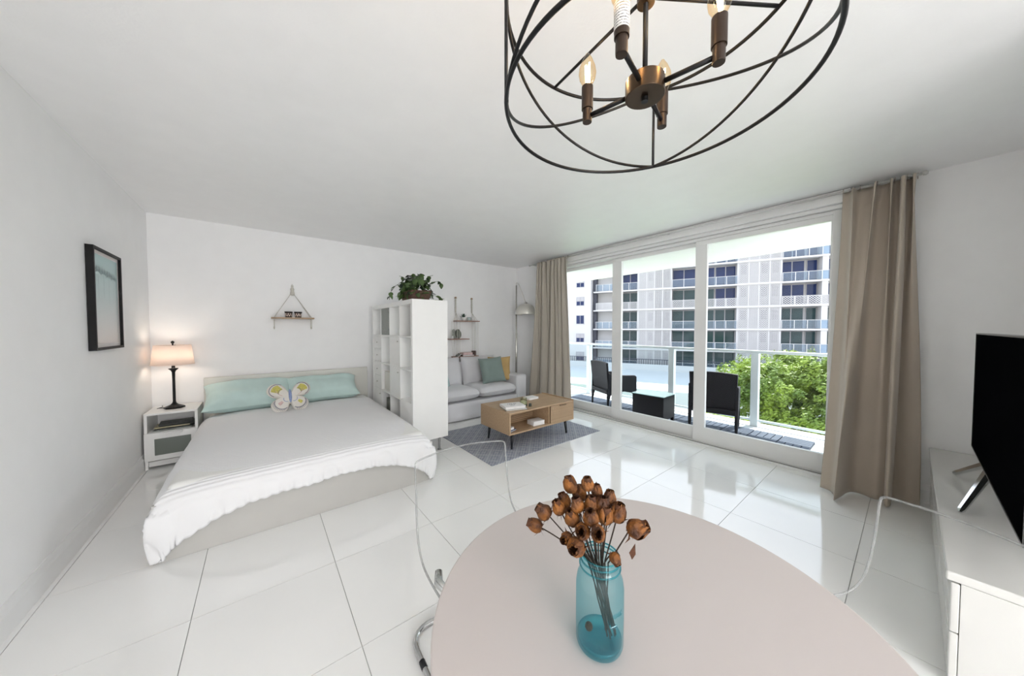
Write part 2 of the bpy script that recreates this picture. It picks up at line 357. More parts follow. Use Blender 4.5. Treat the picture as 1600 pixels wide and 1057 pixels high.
MB().box((-.92 + .0, .001, -.82), (-.86, .05, .82)).box((.86, .001, -.82), (.92, .05, .82)).box((-.86, .001, .75), (.86, .05, .82)).box((-.86, .001, -.82), (.86, .06, -.75)).build('frame', 'frame_white', w1)
# window head box (valance) above the doors
S('trim_1', MB().box((3.985, DY0 - .05, 2.475), (XR - .001, DY1 + .3, ZC - .004)), 'frame_white', bevel=.006)
S('trim_2', MB().box((4.03, DY0 - .03, 2.44), (XR + .05, DY1, 2.474)), 'frame_white', bevel=.004)

# ---- sliding glass door wall
dr = struct('door_1')
MB().box((XR - .035, DY0, 0), (XR + .21, DY1, .018)).build('sill', 'track_grey', dr, bevel=.003)
MB().box((XR - .045, DY0 - .01, 0), (XR - .036, DY1, .022)).box((XR + .005, DY0, .018), (XR + .012, DY1, .034)).box((XR + .068, DY0, .018), (XR + .074, DY1, .034)).build('track', 'frame_white', dr)
MB().box((XR + .002, DY0, .018), (XR + .2, DY0 + .062, DZ)).build('jamb', 'frame_white', dr, bevel=.004)
MB().box((XR + .002, DY1 - .06, .018), (XR + .2, DY1, DZ)).build('jamb', 'frame_white', dr, bevel=.004)
MB().box((XR + .002, DY0 + .06, DZ - .035), (XR + .2, DY1 - .06, DZ - .001)).build('head_frame', 'frame_white', dr, bevel=.004)
def sash(x, y0, y1, rail, st0, st1):
    q = MB(); d = .024
    q.box((x - d, y0, .024), (x + d, y1, rail)).box((x - d, y0, DZ - .085), (x + d, y1, DZ - .036))
    q.box((x - d, y0, rail), (x + d, y0 + st0, DZ - .085)).box((x - d, y1 - st1, rail), (x + d, y1, DZ - .085))
    o = q.build('sliding_panel', 'frame_white', dr, bevel=.003)
    B((x - .004, y0 + st0 - .01, rail - .01), (x + .004, y1 - st1 + .01, DZ - .08)).build('pane', 'door_glass', o)
    return o
sash(XR + .035, .467, 1.625, .20, .012, .126)
sash(XR + .088, 1.53, 2.80, .175, .095, .15)
sash(XR + .141, 2.69, DY1 - .06, .16, .13, .09)

# ================================================================= BALCONY
bf = S('balcony_floor', B((XR + .215, -.6, -.22), (5.82, 7.5, -.045)), 'balcony_concrete')
S('balcony_ceiling', B((XR + .22, -.8, 2.45), (5.78, 8.0, 2.68)), 'balcony_ceiling')
def slat_mesh(L_, W_): return B((-L_ / 2, -W_ / 2, 0), (L_ / 2, W_ / 2, .018)).mesh('slat', 'deck_slate')
slm = slat_mesh(.288, .066)
base_m = B((-.148, -.148, 0), (.148, .148, .010)).mesh('tile_base', 'black_leg')
for r in range(12):
    for c_ in range(4):
        x = 5.245 - .302 * c_ - .151 + .05; y = .70 + .302 * r + .151
        if x < XR + .37: continue
        t_ = link('deck_tile', base_m, bf, loc=(x, y, -.044))
        for k in range(4):
            o = link('slat', slm, t_)
            off = (k - 1.5) * .0745
            if (r + c_) % 2: o.location = (0, off, .010)
            else: o.location = (off, 0, .010); o.rotation_euler = (0, 0, pi / 2)
rl = thing('balcony_railing', 'balcony railing with tinted glass panels, pale metal posts and handrail', 'railing', (5.62, 0, -.045))
MB().box((-.035, -.5, 1.06), (.035, 7.4, 1.10)).build('handrail', 'rail_metal', rl, bevel=.006)
MB().box((-.02, -.5, .07), (.02, 7.4, .10)).build('bottom_rail', 'rail_metal', rl, bevel=.004)
py = [.15, 1.40, 2.59, 4.37, 5.6, 6.9]
for y in py: MB().box((-.045, y - .045, 0), (.045, y + .045, 1.06)).build('post', 'rail_metal', rl, bevel=.004)
for y0, y1 in zip([-.5] + py, py + [7.4]):
    if y1 - y0 > .2: B((-.005, y0 + (.05 if y0 > -.4 else 0), .10), (.005, y1 - .05, 1.055)).build('glass_panel', 'rail_glass', rl)
def wicker_chair(label, loc, rz):
    """faces local +X"""
    t_ = thing('wicker_armchair', label, 'chair', loc, rz, 'wicker armchairs on the balcony')
    W_, D_ = .56, .54
    # tall slightly reclined back
    q = MB(); q.grid(lambda u, v: (-.24 - .05 * v + .02 * cos((u - .5) * pi), (u - .5) * W_ * (.92 + .06 * v), .30 + .50 * v + .015 * sin(u * pi) * v), 14, 12)
    q.build('backrest', 'wicker_black', t_, solid=.035)
    MB().box((-.24, -W_ / 2 + .03, .30), (.28, W_ / 2 - .03, .40)).build('seat', 'wicker_black', t_, bevel=.02)
    for s_ in (-1, 1):
        y = s_ * (W_ / 2 - .015)
        prof = [(-.27, .64), (-.20, .60), (-.05, .585), (.12, .58), (.25, .575), (.285, .55), (.29, .25), (.285, .12), (.27, .10), (.25, .22), (.20, .27), (.05, .30), (-.12, .29), (-.22, .24), (-.25, .12), (-.27, .10), (-.28, .2), (-.275, .4)]
        mx = Matrix.Translation((0, y, 0)) @ Matrix(((1, 0, 0, 0), (0, 0, 1, 0), (0, 1, 0, 0), (0, 0, 0, 1)))
        MB().prism(prof, -.02, .02, mx).build('arm_panel', 'wicker_black', t_, bevel=.008)
        for x in (-.26, .27):
            MB().tube([(x, y, .16), (x * 1.02, y, .0)], [.021, .015], 8).build('leg', 'wicker_black', t_)
    MB().box((-.285, -W_ / 2 + .02, .26), (-.255, W_ / 2 - .02, .33)).build('rear_apron', 'wicker_black', t_, bevel=.008)
    return t_
wicker_chair('black wicker balcony armchair right of the wicker table, its back to the door', (4.97, 1.70, -.018), radians(14))
wicker_chair('black wicker armchair on the balcony, left of the wicker table, beyond the left glass panel', (4.98, 3.34, -.018), radians(-24))
wt = thing('wicker_side_table', 'low black wicker cube table with a glass top between the balcony chairs', 'table', (4.66, 2.42, -.018), radians(3))
MB().box((-.20, -.235, .06), (.20, .235, .40)).build('body', 'wicker_black', wt, bevel=.012)
for x in (-.18, .18):
    for y in (-.21, .21): B((x - .02, y - .02, 0), (x + .02, y + .02, .07)).build('foot', 'wicker_black', wt)
B((-.21, -.245, .405), (.21, .245, .413)).build('glass_top', 'table_glass', wt, bevel=.002)

# ================================================================= FAR BUILDING
U = Vector((.394, -.919, 0)).normalized(); Wn = Vector((-U.y, U.x, 0)) * -1   # Wn points towards us
if Wn.x > 0: Wn = -Wn
A0 = Vector((47.5, 17.34, 0))
fac = Matrix(((U.x, -Wn.x, 0, A0.x), (U.y, -Wn.y, 0, A0.y), (0, 0, 1, 0), (0, 0, 0, 1)))  # local x = along, y = away from us, z up
H0, SH = 1.37, 2.92
bd = thing('apartment_building', 'white mid-rise apartment block with stacked balconies and lattice screens across the water deck', 'building')
bd['label'] = 'white apartment block with stacked balconies and lattice screen walls seen through the glass doors'
bd.matrix_world = fac
K0, K1 = -2, 6
BAYS = [(-11.3, -8.75), (-4.25, 3.3), (7.9, 11.5), (12.2, 17.0)]
SCR = [(-8.7, 4), (3.45, 4)]
MB().box((-15.1, 1.6, -7.3), (17.5, 12, H0 + SH * K1)).build('wall', 'facade_white', bd)
for k in range(K0, K1 + 1):
    z = H0 + SH * k
    B((-15.4, -.12, z - .20), (17.5, 1.7, z)).build('floor_slab', 'facade_white', bd)
# party walls / piers at full height
for s0, s1 in ((-11.9, -11.35), (-8.9, -8.7), (-4.45, -4.28), (3.3, 3.45), (7.72, 7.88), (11.55, 12.1)):
    B((s0, .05 if s1 - s0 < .3 else .0, -7.2), (s1, 1.62, H0 + SH * K1)).build('pier', 'facade_white', bd)
def window_mesh(w_): 
    q = MB().box((0, 0, 0), (.05, .08, 2.62)).box((w_ - .05, 0, 0), (w_, .08, 2.62)).box((.05, 0, 2.55), (w_ - .05, .08, 2.62)).box((.07, 0, 0), (w_ - .07, .08, .07))
    return q
wm = {}
def win(s0, w_, z, k, y=1.45):
    key = (round(w_, 2),)
    if key not in wm:
        wm[key] = (window_mesh(w_).mesh('window', 'facade_grey'), [B((.05, .03, .07), (w_ - .05, .05, 2.55)).mesh('pane', m_) for m_ in ('window_blue', 'window_teal')])
    f_ = link('window', wm[key][0], bd, loc=(s0, y, z + .02)); link('pane', wm[key][1][0 if k >= 2 or k == 1 and s0 > 0 else 1], f_)
for k in range(K0, K1):
    z = H0 + SH * k
    for s0, s1, nn in ((-11.3, -8.9, 2), (-4.25, -1.4, 2), (-1.3, .9, 2), (1.0, 3.3, 2), (7.9, 10.3, 2), (10.5, 11.5, 1), (12.2, 16.9, 4)):
        w_ = (s1 - s0) / nn
        for i in range(nn): win(s0 + i * w_, w_, z, k)
def lattice(w_, h, cell, th, fr=.05, t=.035):
    q = MB().box((0, 0, 0), (fr, th, h)).box((w_ - fr, 0, 0), (w_, th, h)).box((fr, 0, 0), (w_ - fr, th, fr)).box((fr, 0, h - fr), (w_ - fr, th, h))
    nx = max(1, round((w_ - 2 * fr) / cell)); nz = max(1, round((h - 2 * fr) / cell)); cx_, cz_ = (w_ - 2 * fr) / nx, (h - 2 * fr) / nz
    for i in range(nx):
        for j in range(nz):
            x0, z0 = fr + i * cx_, fr + j * cz_
            for a, b_ in (((x0, z0), (x0 + cx_, z0 + cz_)), ((x0 + cx_, z0), (x0, z0 + cz_))):
                dx, dz = b_[0] - a[0], b_[1] - a[1]; l = hypot(dx, dz); nx_, nz_ = -dz / l * t / 2, dx / l * t / 2
                V = [(a[0] + nx_, .01, a[1] + nz_), (a[0] - nx_, .01, a[1] - nz_), (b_[0] - nx_, .01, b_[1] - nz_), (b_[0] + nx_, .01, b_[1] + nz_)]
                V += [(x_, th - .01, z_) for x_, y_, z_ in V]
                q.add(V, [(0, 1, 2, 3), (7, 6, 5, 4), (0, 3, 7, 4), (1, 5, 6, 2)])
    return q
sw = 1.07
scr_m = lattice(sw, 2.70, .24, .07, fr=.05, t=.06).mesh('screen_panel', 'facade_white')
scr_fine = lattice(sw, 2.70, .19, .07, fr=.05, t=.05).mesh('screen_panel', 'facade_white')
back_l = B((.03, .09, .03), (sw - .03, .12, 2.67)).mesh('backing', 'screen_back')
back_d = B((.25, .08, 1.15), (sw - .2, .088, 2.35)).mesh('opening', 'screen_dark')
for s0, nn in SCR:
    for k in range(K0, K1):
        for i in range(nn):
            o = link('screen_panel', scr_m if i % 2 == 0 else scr_fine, bd, loc=(s0 + i * sw, -.02, H0 + SH * k + .01))
            link('backing', back_l, o)
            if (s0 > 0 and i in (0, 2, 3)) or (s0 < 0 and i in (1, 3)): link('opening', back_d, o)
lat_r = {}
for k in range(K0, K1):
    z = H0 + SH * k
    for s0, s1, nn in ((-15.0, -11.9, 3), (-11.3, -8.9, 2), (-4.28, -1.4, 2), (-1.4, 3.3, 4), (7.88, 11.5, 3), (11.5, 17, 4)):
        w_ = (s1 - s0) / nn
        for i in range(nn):
            key = (round(w_, 2), k == 1)
            if key not in lat_r:
                if k == 1: me = lattice(w_, 1.1, .26, .07, t=.05).mesh('railing_panel', 'facade_white')
                else: me = MB().box((0, 0, 0), (.05, .05, 1.08)).box((w_ - .02, 0, 0), (w_, .05, 1.08)).box((.05, 0, 1.03), (w_ - .02, .06, 1.08)).mesh('railing_panel', 'facade_white')
                lat_r[key] = (me, B((.05, .02, .06), (w_ - .02, .035, 1.03)).mesh('glass', 'building_rail_glass'))
            o = link('railing_panel', lat_r[key][0], bd, loc=(s0 + i * w_, -.10, z))
            if k != 1: link('glass', lat_r[key][1], o)
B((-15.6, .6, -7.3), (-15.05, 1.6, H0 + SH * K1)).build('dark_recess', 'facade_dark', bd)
tw = thing('apartment_tower', 'plain white tower with small windows at the left end of the apartment block', 'building')
tw.matrix_world = fac
B((-24.5, -.6, -7.3), (-15.65, 10, H0 + SH * K1)).build('wall', 'facade_white', tw)
tw_m = MB().box((0, 0, 0), (1.3, .08, .06)).box((0, 0, 1.34), (1.3, .08, 1.4)).box((0, 0, 0), (.06, .08, 1.4)).box((1.24, 0, 0), (1.3, .08, 1.4)).box((.62, 0, .06), (.68, .08, 1.34)).mesh('window', 'facade_grey')
tw_p = B((.06, .02, .06), (1.24, .05, 1.34)).mesh('pane', 'window_blue'); tw_b = B((.07, .0, .70), (1.23, .018, 1.33)).mesh('blind', 'facade_grey')
for k in range(K0, K1):
    for s0 in (-18.0, -21.2):
        o = link('window', tw_m, tw, loc=(s0, -.66, H0 + SH * k + .75)); link('pane', tw_p, o)
        if (k + int(s0)) % 3: link('blind', tw_b, o)
# podium, pool-deck wall, ground
pdm = thing('terrace_podium', 'low white terrace roof with a railing at the foot of the apartment block', 'building'); pdm.matrix_world = fac
B((-30, -17, -7.3), (16, -.2, -4.6)).build('deck', 'podium', pdm)
B((-30, -1.6, -4.6), (16, -1.35, -3.7)).build('parapet', 'podium', pdm)
q = MB()
for i in range(150): q.box((-30 + i * .3, -1.55, -3.7), (-29.93 + i * .3, -1.48, -3.05))
q.box((-30, -1.57, -3.05), (16, -1.45, -2.97)); tag(q.build('baluster_row', 'facade_dark', pdm), kind='stuff')
S('ground', B((5, -60, -7.6), (140, 90, -7.35)), 'asphalt')
tag(B((6.5, 8, -7.34), (26, 24, -7.25)).build('lawn', 'lawn'), kind='structure')

# ================================================================= TREES
def leaf_cloud(seed, n, lobes):
    rnd = random.Random(seed); V = []; F_ = []
    clumps = []
    for cx_, cy_, cz_, r in lobes:
        for _ in range(int(34 * r * r)):
            d = Vector((rnd.gauss(0, 1), rnd.gauss(0, 1), rnd.gauss(0, 1))).normalized(); rr = r * rnd.uniform(.72, 1.04)
            clumps.append((Vector((cx_ + d.x * rr, cy_ + d.y * rr, cz_ + d.z * rr * .85)), rnd.uniform(.14, .30), d))
    for i in range(n):
        c0, cr0, d0 = clumps[rnd.randrange(len(clumps))]
        d = Vector((rnd.gauss(0, 1), rnd.gauss(0, 1), rnd.gauss(0, 1))).normalized()
        p = c0 + d * cr0 * rnd.random() ** .4; d = (d + d0).normalized()
        a = (d + Vector((rnd.uniform(-.9, .9), rnd.uniform(-.9, .9), rnd.uniform(-.3, 1.1)))).normalized()
        x = a.cross(Vector((rnd.random(), rnd.random(), rnd.random()))).normalized(); y = a.cross(x); l = rnd.uniform(.035, .085)
        o = len(V)
        for q_ in (x * -l, y * l * .5, x * l, y * l * -.5): V.append(tuple(p + q_))
        F_.append((o, o + 1, o + 2, o + 3))
    m_ = MB(); m_.v = V; m_.f = F_; return m_
def tree(label, loc, lobes, m_, n, seed):
    t_ = thing('leafy_tree', label, 'tree', loc, 0, 'trees below the balcony')
    tag(leaf_cloud(seed, n, lobes).build('foliage', m_, t_), kind='stuff')
    z = lobes[0][2]; h = -loc[2] * 0
    MB().tube([(0, 0, 0), (.1, .05, z * .5), (0, 0, z)], [.22, .17, .08], 10).build('trunk', 'bark', t_)
    for i, l in enumerate(lobes[1:4]): MB().tube([(.05, .02, z * .45), (l[0] * .6, l[1] * .6, l[2] * .8), (l[0], l[1], l[2])], [.10, .07, .03], 8).build('branch', 'bark', t_)
    core = MB()
    return t_
def lobes_for(seed, R_, h, n=9, r0=1.0):
    rnd = random.Random(seed); out = [(0, 0, h, r0 * 1.3)]
    for i in range(n):
        a = 2 * pi * i / n + rnd.uniform(-.3, .3); k = rnd.uniform(.5, 1)
        out.append((R_ * k * cos(a), R_ * k * sin(a), h + rnd.uniform(-1.0, .3) * r0, r0 * rnd.uniform(.7, 1.05)))
    return out
GZ = -7.35
tree('dense dark green tree at the centre of the grove below the balcony railing', (17.6, 3.3, GZ), lobes_for(1, 1.9, 6.1, 10, 1.35), 'leaf_olive', 42000, 1)
tree('tall tree with yellow-green top rising above the handrail beside the right curtain', (18.5, .6, GZ), lobes_for(2, 1.9, 6.6, 9, 1.3), 'leaf_olive', 38000, 2)
tree('bright lime tree nearest the balcony, right side, its crown below the deck level', (13.0, 2.0, GZ), lobes_for(3, 1.6, 4.0, 9, 1.15), 'leaf_lime', 36000, 3)
tree('bright lime tree at the left end of the grove, behind the right wicker chair', (14.6, 4.6, GZ), lobes_for(4, 1.3, 4.1, 8, 1.0), 'leaf_lime', 26000, 4)
tree('olive green tree at the back of the grove, in front of the apartment block', (23.0, 4.6, GZ), lobes_for(5, 2.2, 6.0, 9, 1.4), 'leaf_olive', 26000, 5)
tree('lime tree at the lower right corner of the grove, under the railing end', (12.2, .2, GZ), lobes_for(6, 1.6, 3.9, 8, 1.15), 'leaf_lime', 26000, 6)

# ================================================================= BED
bx0, bx1, by0, by1 = -.515, 1.205, 2.69, 4.965
bed = thing('bed_frame', 'off-white low bed frame with panel headboard against the back wall', 'bed', ((bx0 + bx1) / 2, by0, 0))
hw = (bx1 - bx0) / 2
B((-hw - .0, by1 - by0 - .05, 0), (hw, by1 - by0, .815)).build('headboard', 'cream_board', bed, bevel=.004)
B((-hw, 0, 0), (hw, .03, .345)).build('footboard', 'bed_foil', bed, bevel=.003)
for s_ in (-1, 1): B((s_ * hw, .031, .0), (s_ * (hw - .03), by1 - by0 - .051, .33)).build('side_rail', 'bed_foil', bed, bevel=.003)
B((-hw + .031, .031, .10), (hw - .031, by1 - by0 - .06, .13)).build('slat_base', 'bed_foil', bed)
mt = MB().box((bx0 + .045, by0 + .045, .131), (bx1 - .045, by1 - .07, .43)).build('mattress', 'mattress', bevel=.05, seg=4)
tag(mt, 'white mattress in the bed frame, almost wholly covered by the bedspread', 'mattress')
bcx = (bx0 + bx1) / 2; rr = .12; ah = hw + .010 - rr; yfe = by0 - .018 + rr; ztop = .452
def spread(u, v):
    ov_side = .33
    s_ = (u * 2 - 1) * (ah + ov_side)
    e = max(0, (abs(s_) / ah - .25) / .75); e = min(1, e)
    ovf = .235 + .006 * abs(sin(s_ * 52)) + .13 * e ** 2.5 + (.012 if s_ < 0 else 0)
    tt = -ovf + v * (ovf + 4.62 - yfe)            # negative = overhang in front
    dx = max(0, abs(s_) - ah); dy = max(0, -tt); d = hypot(dx, dy)
    bxp = bcx + max(-ah, min(ah, s_)); byp = yfe + max(0, tt)
    z = ztop + .006 * noise.noise(Vector((s_ * 1.3, tt * 1.3, 0))) + .003 * noise.noise(Vector((s_ * 5, tt * 5, 3)))
    # slight crown of the quilt
    z -= .035 * (abs(s_) / (ah + .1)) ** 4 * (1 if d == 0 else 1)
    z -= .02 * max(0, 1 - max(0, tt) / .5) ** 2
    o_ = 0; drop = 0
    if d > 0:
        ux, uy = (math.copysign(dx, s_) / d, -dy / d)
        qd = rr * pi / 2
        if d < qd: o_ = rr * sin(d / rr); drop = rr * (1 - cos(d / rr))
        else: o_ = rr; drop = rr + d - qd
        cr_ = min(dx, dy) / d                      # corner folds hang outwards
        o_ += .03 * cr_ * (drop > .1) * sin(drop * 9)
        hem_ = max(0, 1 - (tt + ovf) / .07); wv_ = (.006 * sin(s_ * 34 + 2 * noise.noise(Vector((s_ * 4, 0, 0)))) * min(1, drop / .16) + .006 * hem_ * (sin(s_ * 105) + .6)) if dy > dx else .004 * sin(tt * 22) * min(1, drop / .2)
        o_ += wv_ + .006
        k_ = 1 / max(abs(ux), abs(uy)); k_ = 1 + (k_ - 1) * .62
        bxp += ux * o_ * k_; byp += uy * o_ * k_
    return (bxp, byp, max(.02, z - drop))
q = MB().grid(spread, 260, 130)
o = q.build('bedspread', 'bedspread', smooth=True, solid=.010); tag(o, 'white ribbed bedspread draped over the bed, scalloped hem hanging over the footboard', 'bedspread')

def put_pillow(name, label, cat, m_, wd, ht, th, loc, tilt=0., rz=0., roll=0., group=None, seed=0, pinch=.07, sag=0.):
    o = pillow(wd, ht, th, seed=seed, pinch=pinch, sag=sag).build(name, m_, smooth=True)
    o.rotation_mode = 'XYZ'; o.matrix_world = Matrix.Translation(loc) @ Matrix.Rotation(rz, 4, 'Z') @ Matrix.Rotation(tilt, 4, 'X') @ Matrix.Rotation(roll, 4, 'Y')
    return tag(o, label, cat, group)
put_pillow('pillow', 'pale mint pillow on the left half of the bed, beside the nightstand', 'pillow', 'mint_linen', .82, .42, .25, (-.095, 4.57, .50), -radians(58), radians(2), 0, 'mint pillows on the bed', 1)
put_pillow('pillow', 'pale mint pillow on the right half of the bed, beside the shelving unit', 'pillow', 'mint_linen', .86, .40, .24, (.60, 4.58, .50), -radians(58), radians(-1), 0, 'mint pillows on the bed', 5)
# butterfly cushion
def bfr(a):   # outline radius, a from +x axis
    lob = [(radians(38), .235, .42), (radians(142), .235, .42), (radians(-42), .20, .50), (radians(-138), .20, .50)]
    r = .075
    for c0, R_, w_ in lob:
        d = abs((a - c0 + pi) % (2 * pi) - pi); r = max(r, .075 + (R_ - .075) * max(0, 1 - (d / (w_ * 1.5)) ** 2.2) ** .6)
    return r
bfx = Matrix.Translation((.245, 4.30, .475)) @ Matrix.Rotation(radians(3), 4, 'Z') @ Matrix.Rotation(-radians(28), 4, 'X') @ Matrix.Translation((0, 0, .13))
bf_ = thing('butterfly_cushion', 'cream butterfly-shaped cushion with embroidered wings propped on the mint pillows', 'cushion'); bf_.matrix_world = bfx
def bsurf(a, k, s_): r = bfr(a) * k; th = .055 * (1 - k ** 2.6) ** .5; return (r * cos(a) * 1.02, -s_ * th, r * sin(a))
q = MB()
for s_ in (1, -1): q.grid(lambda u, v: bsurf(u * 2 * pi, v, s_), 72, 12)
q.build('body', 'butterfly_cotton', bf_, smooth=True)
def thread(pts, r, m_): MB().tube(pts, r, 5).build('embroidery', m_, bf_)
for sx in (1, -1):
    def P(a, k): a = radians(a) if sx > 0 else pi - radians(a); x, y, z = bsurf(a, k, 1); return (x, y - .001, z)
    MB().grid(lambda u, v: P(24 + 30 * u, .48 + .34 * v), 6, 4).build('patch', 'thread_yellow', bf_)
    thread([P(8 + 4 * i, .90) for i in range(15)], .0035, 'thread_grey'); thread([P(10 + 2 * i, .42 + .02 * i) for i in range(12)], .003, 'thread_pink')
    thread([P(18 + 4 * i, .52) for i in range(9)], .003, 'thread_grey')
    MB().grid(lambda u, v: P(-30 - 16 * u, .45 + .22 * v), 5, 3).build('patch', 'thread_yellow' if sx > 0 else 'thread_pink', bf_)
    thread([P(-14 - 5 * i, .82) for i in range(13)], .004, 'thread_grey'); thread([P(-14 - 5 * i, .36) for i in range(12)], .003, 'thread_blue')
    for i in range(11): thread([P(-18 - 5 * i, .82), P(-18 - 5 * i, .92)], .0025, 'thread_grey')
MB().lathe([(0, -.075), (.010, -.06), (.016, -.02), (.016, .03), (.010, .07), (0, .085)], 12, c=(0, -.050, 0)).build('embroidered_body', 'thread_blue', bf_, smooth=True)

# ================================================================= NIGHTSTAND + LAMP
ns = thing('nightstand', 'white nightstand with open shelf and grey glass drawer front, left of the bed', 'nightstand', (-.715, 4.56, 0))
W2, D, Hn = .186, .41, .545
for s_ in (-1, 1): B((s_ * W2, 0, 0), (s_ * (W2 - .022), D, Hn - .019)).build('side_panel', 'white_lacquer', ns, bevel=.002)
B((-W2, -.004, Hn - .019), (W2, D, Hn)).build('top', 'white_lacquer', ns, bevel=.002)
B((-W2 + .023, .01, .345), (W2 - .023, D - .012, .357)).build('shelf', 'white_lacquer', ns)
B((-W2 + .023, D - .01, .06), (W2 - .023, D, Hn - .02)).build('back_panel', 'white_lacquer', ns)
dw = B((-W2 + .001, -.018, .085), (W2 - .001, -.001, .355)).build('drawer', 'white_lacquer', ns, bevel=.002)
B((-W2 + .07, -.021, .135), (W2 - .05, -.0185, .295)).build('glass_front', 'smoked_panel', dw)
MB().box((-.06, -.034, .338), (.08, -.018, .352)).build('handle', 'white_lacquer', dw, bevel=.004)
B((-W2 + .023, .02, .02), (W2 - .023, .035, .07)).build('plinth', 'white_lacquer', ns)
for i, (m_, lb, dx, rz, w_, d_) in enumerate((('magazine_grey', 'grey magazine at the bottom of the pile in the nightstand shelf', -.0, .02, .27, .2), ('magazine_dark', 'dark magazine second in the nightstand pile', .02, -.04, .26, .2), ('magazine_cream', 'cream magazine poking from the middle of the nightstand pile', -.01, .05, .25, .19), ('magazine_dark', 'dark magazine near the top of the nightstand pile', .03, -.05, .25, .2), ('magazine_dark', 'dark dishevelled magazine on top of the nightstand pile', .01, .08, .24, .19))):
    t_ = B((-w_ / 2, -d_ / 2, 0), (w_ / 2, d_ / 2, .010)).build('magazine', m_, bevel=.002)
    t_.location = (-.715 + dx, 4.56 + .14 + .008 * i, .3575 + .0105 * i); t_.rotation_euler = (0, 0, rz); tag(t_, lb, 'magazine', 'magazines in the nightstand')
tl = thing('table_lamp', 'lit table lamp with black metal stem and blush linen shade on the nightstand', 'lamp', (-.722, 4.76, .546))
MB().lathe([(0, 0), (.078, 0), (.082, .006), (.078, .014), (.055, .024), (.03, .036), (.016, .052), (.012, .07)], 8).build('base', 'black_metal', tl)
MB().lathe([(.012, .06), (.011, .3), (.013, .37), (.02, .39), (.036, .405), (.038, .412), (.014, .415), (.013, .44), (.018, .445), (.018, .46), (.007, .462), (.006, .68), (0, .68)], 16).build('stem', 'black_metal', tl, smooth=True)
MB().lathe([(.158, .455), (.136, .655)], 40).build('lamp_shade', 'lamp_linen', tl, smooth=True, solid=.003)
MB().lathe([(.1585, .452), (.1605, .452), (.1605, .462), (.158, .462)], 40).build('shade_rim', 'lamp_linen', tl)
MB().tube([(-.136, 0, .65), (0, 0, .65), (.136, 0, .65)], .002, 6).tube([(0, -.136, .65), (0, .136, .65)], .002, 6).build('harp', 'black_metal', tl)
MB().lathe([(.004, .655), (.006, .668), (.013, .676), (.014, .686), (.009, .695), (0, .7)], 14).build('finial', 'black_metal', tl, smooth=True)
MB().lathe([(0, .60), (.02, .585), (.028, .56), (.024, .53), (.013, .505), (.013, .48), (0, .48)], 18).build('bulb', 'bulb_warm', tl, smooth=True)
MB().tube(rounded_path([(-.07, .02, .006), (-.12, .05, .004), (-.13, .02, .004), (-.10, .10, .004), (-.12, .19, .004)], .03), .0028, 6).build('cord', 'black_metal', tl)
pl = bpy.data.lights.new('lamp_glow', 'POINT'); pl.energy = 2.6; pl.color = (1, .90, .80); pl.shadow_soft_size = .05
po = bpy.data.objects.new('lamp_glow', pl); C.objects.link(po); po.location = (-.722, 4.76, .546 + .555)

# ================================================================= FRAMED PRINT on the left wall
fr = thing('framed_print', 'tall black-framed print of faint palm trees on aqua, on the left wall', 'picture', (XL + .002, 3.735, 1.58))
dy, dz = .275, .362
q = MB()
for a, b_ in (((0, -dy, -dz), (.036, -dy + .018, dz)), ((0, dy - .018, -dz), (.036, dy, dz)), ((0, -dy + .018, -dz), (.036, dy - .018, -dz + .018)), ((0, -dy + .018, dz - .018), (.036, dy - .018, dz))): q.box(a, b_)
q.build('frame', 'black_frame', fr)
B((.002, -dy + .018, -dz + .018), (.020, dy - .018, dz - .018)).build('mount', 'print_mount', fr)
pr = B((.0202, -dy + .045, -dz + .045), (.0208, dy - .045, dz - .045)).build('print', 'art_print', fr)
for i, (y, z, sc) in enumerate(((-.15, .20, 1), (-.05, .195, .9), (.05, .185, 1.05), (.14, .175, .95))):
    q = MB()
    for k in range(7):
        a = radians(-20 + 220 * k / 6); L_ = .062 * sc
        e1 = (y + cos(a) * L_, z + sin(a) * L_ * .5 - .012); c1 = (y + cos(a) * L_ * .5, z + sin(a) * L_ * .5 + .020); c2 = (y + cos(a) * L_ * .5, z + sin(a) * L_ * .5 + .002)
        q.add([(.0211, y, z), (.0211, *c1), (.0211, *e1), (.0211, *c2)], [(0, 1, 2, 3)])
    q.add([(.0211, y - .0015, z), (.0211, y + .0015, z), (.0211, y + .004, z - .2 * sc), (.0211, y + .001, z - .2 * sc)], [(0, 1, 2, 3)])
    q.build('palm', 'palm_ink', pr)
glass('frame_glass', (.985, .99, .99), refl=.12)
B((.024, -dy + .018, -dz + .018), (.0255, dy - .018, dz - .018)).build('glass', 'frame_glass', fr)

# ================================================================= ROPE SHELVES
rs = thing('rope_shelf', 'small wooden shelf hung from a knotted rope above the bed', 'shelf', (.325, YB, 1.495))
B((-.225, -.14, 0), (.225, -.004, .018)).build('board', 'shelf_wood', rs, bevel=.002)
for s_ in (-1, 1):
    for y in (-.125, -.02):
        MB().tube([(s_ * .195, y, -.13), (s_ * .195, y, .018), (s_ * .03, -.02, .30), (s_ * .01, -.012, .34)], .0035, 7).build('rope', 'rope', rs)
    MB().tube([(s_ * .195, -.072, -.10), (s_ * .197, -.072, -.13)], [.008, .004], 6).build('tassel', 'rope', rs)
MB().lathe([(0, .30), (.02, .305), (.024, .33), (.018, .36), (.022, .385), (.012, .40), (.006, .43), (0, .43)], 12, c=(0, -.022, 0)).build('knot', 'rope', rs, smooth=True)
MB().tube([(-.012, -.015, .42), (0, -.01, .45), (.012, -.015, .42)], .004, 7).build('hanging_loop', 'rope', rs)
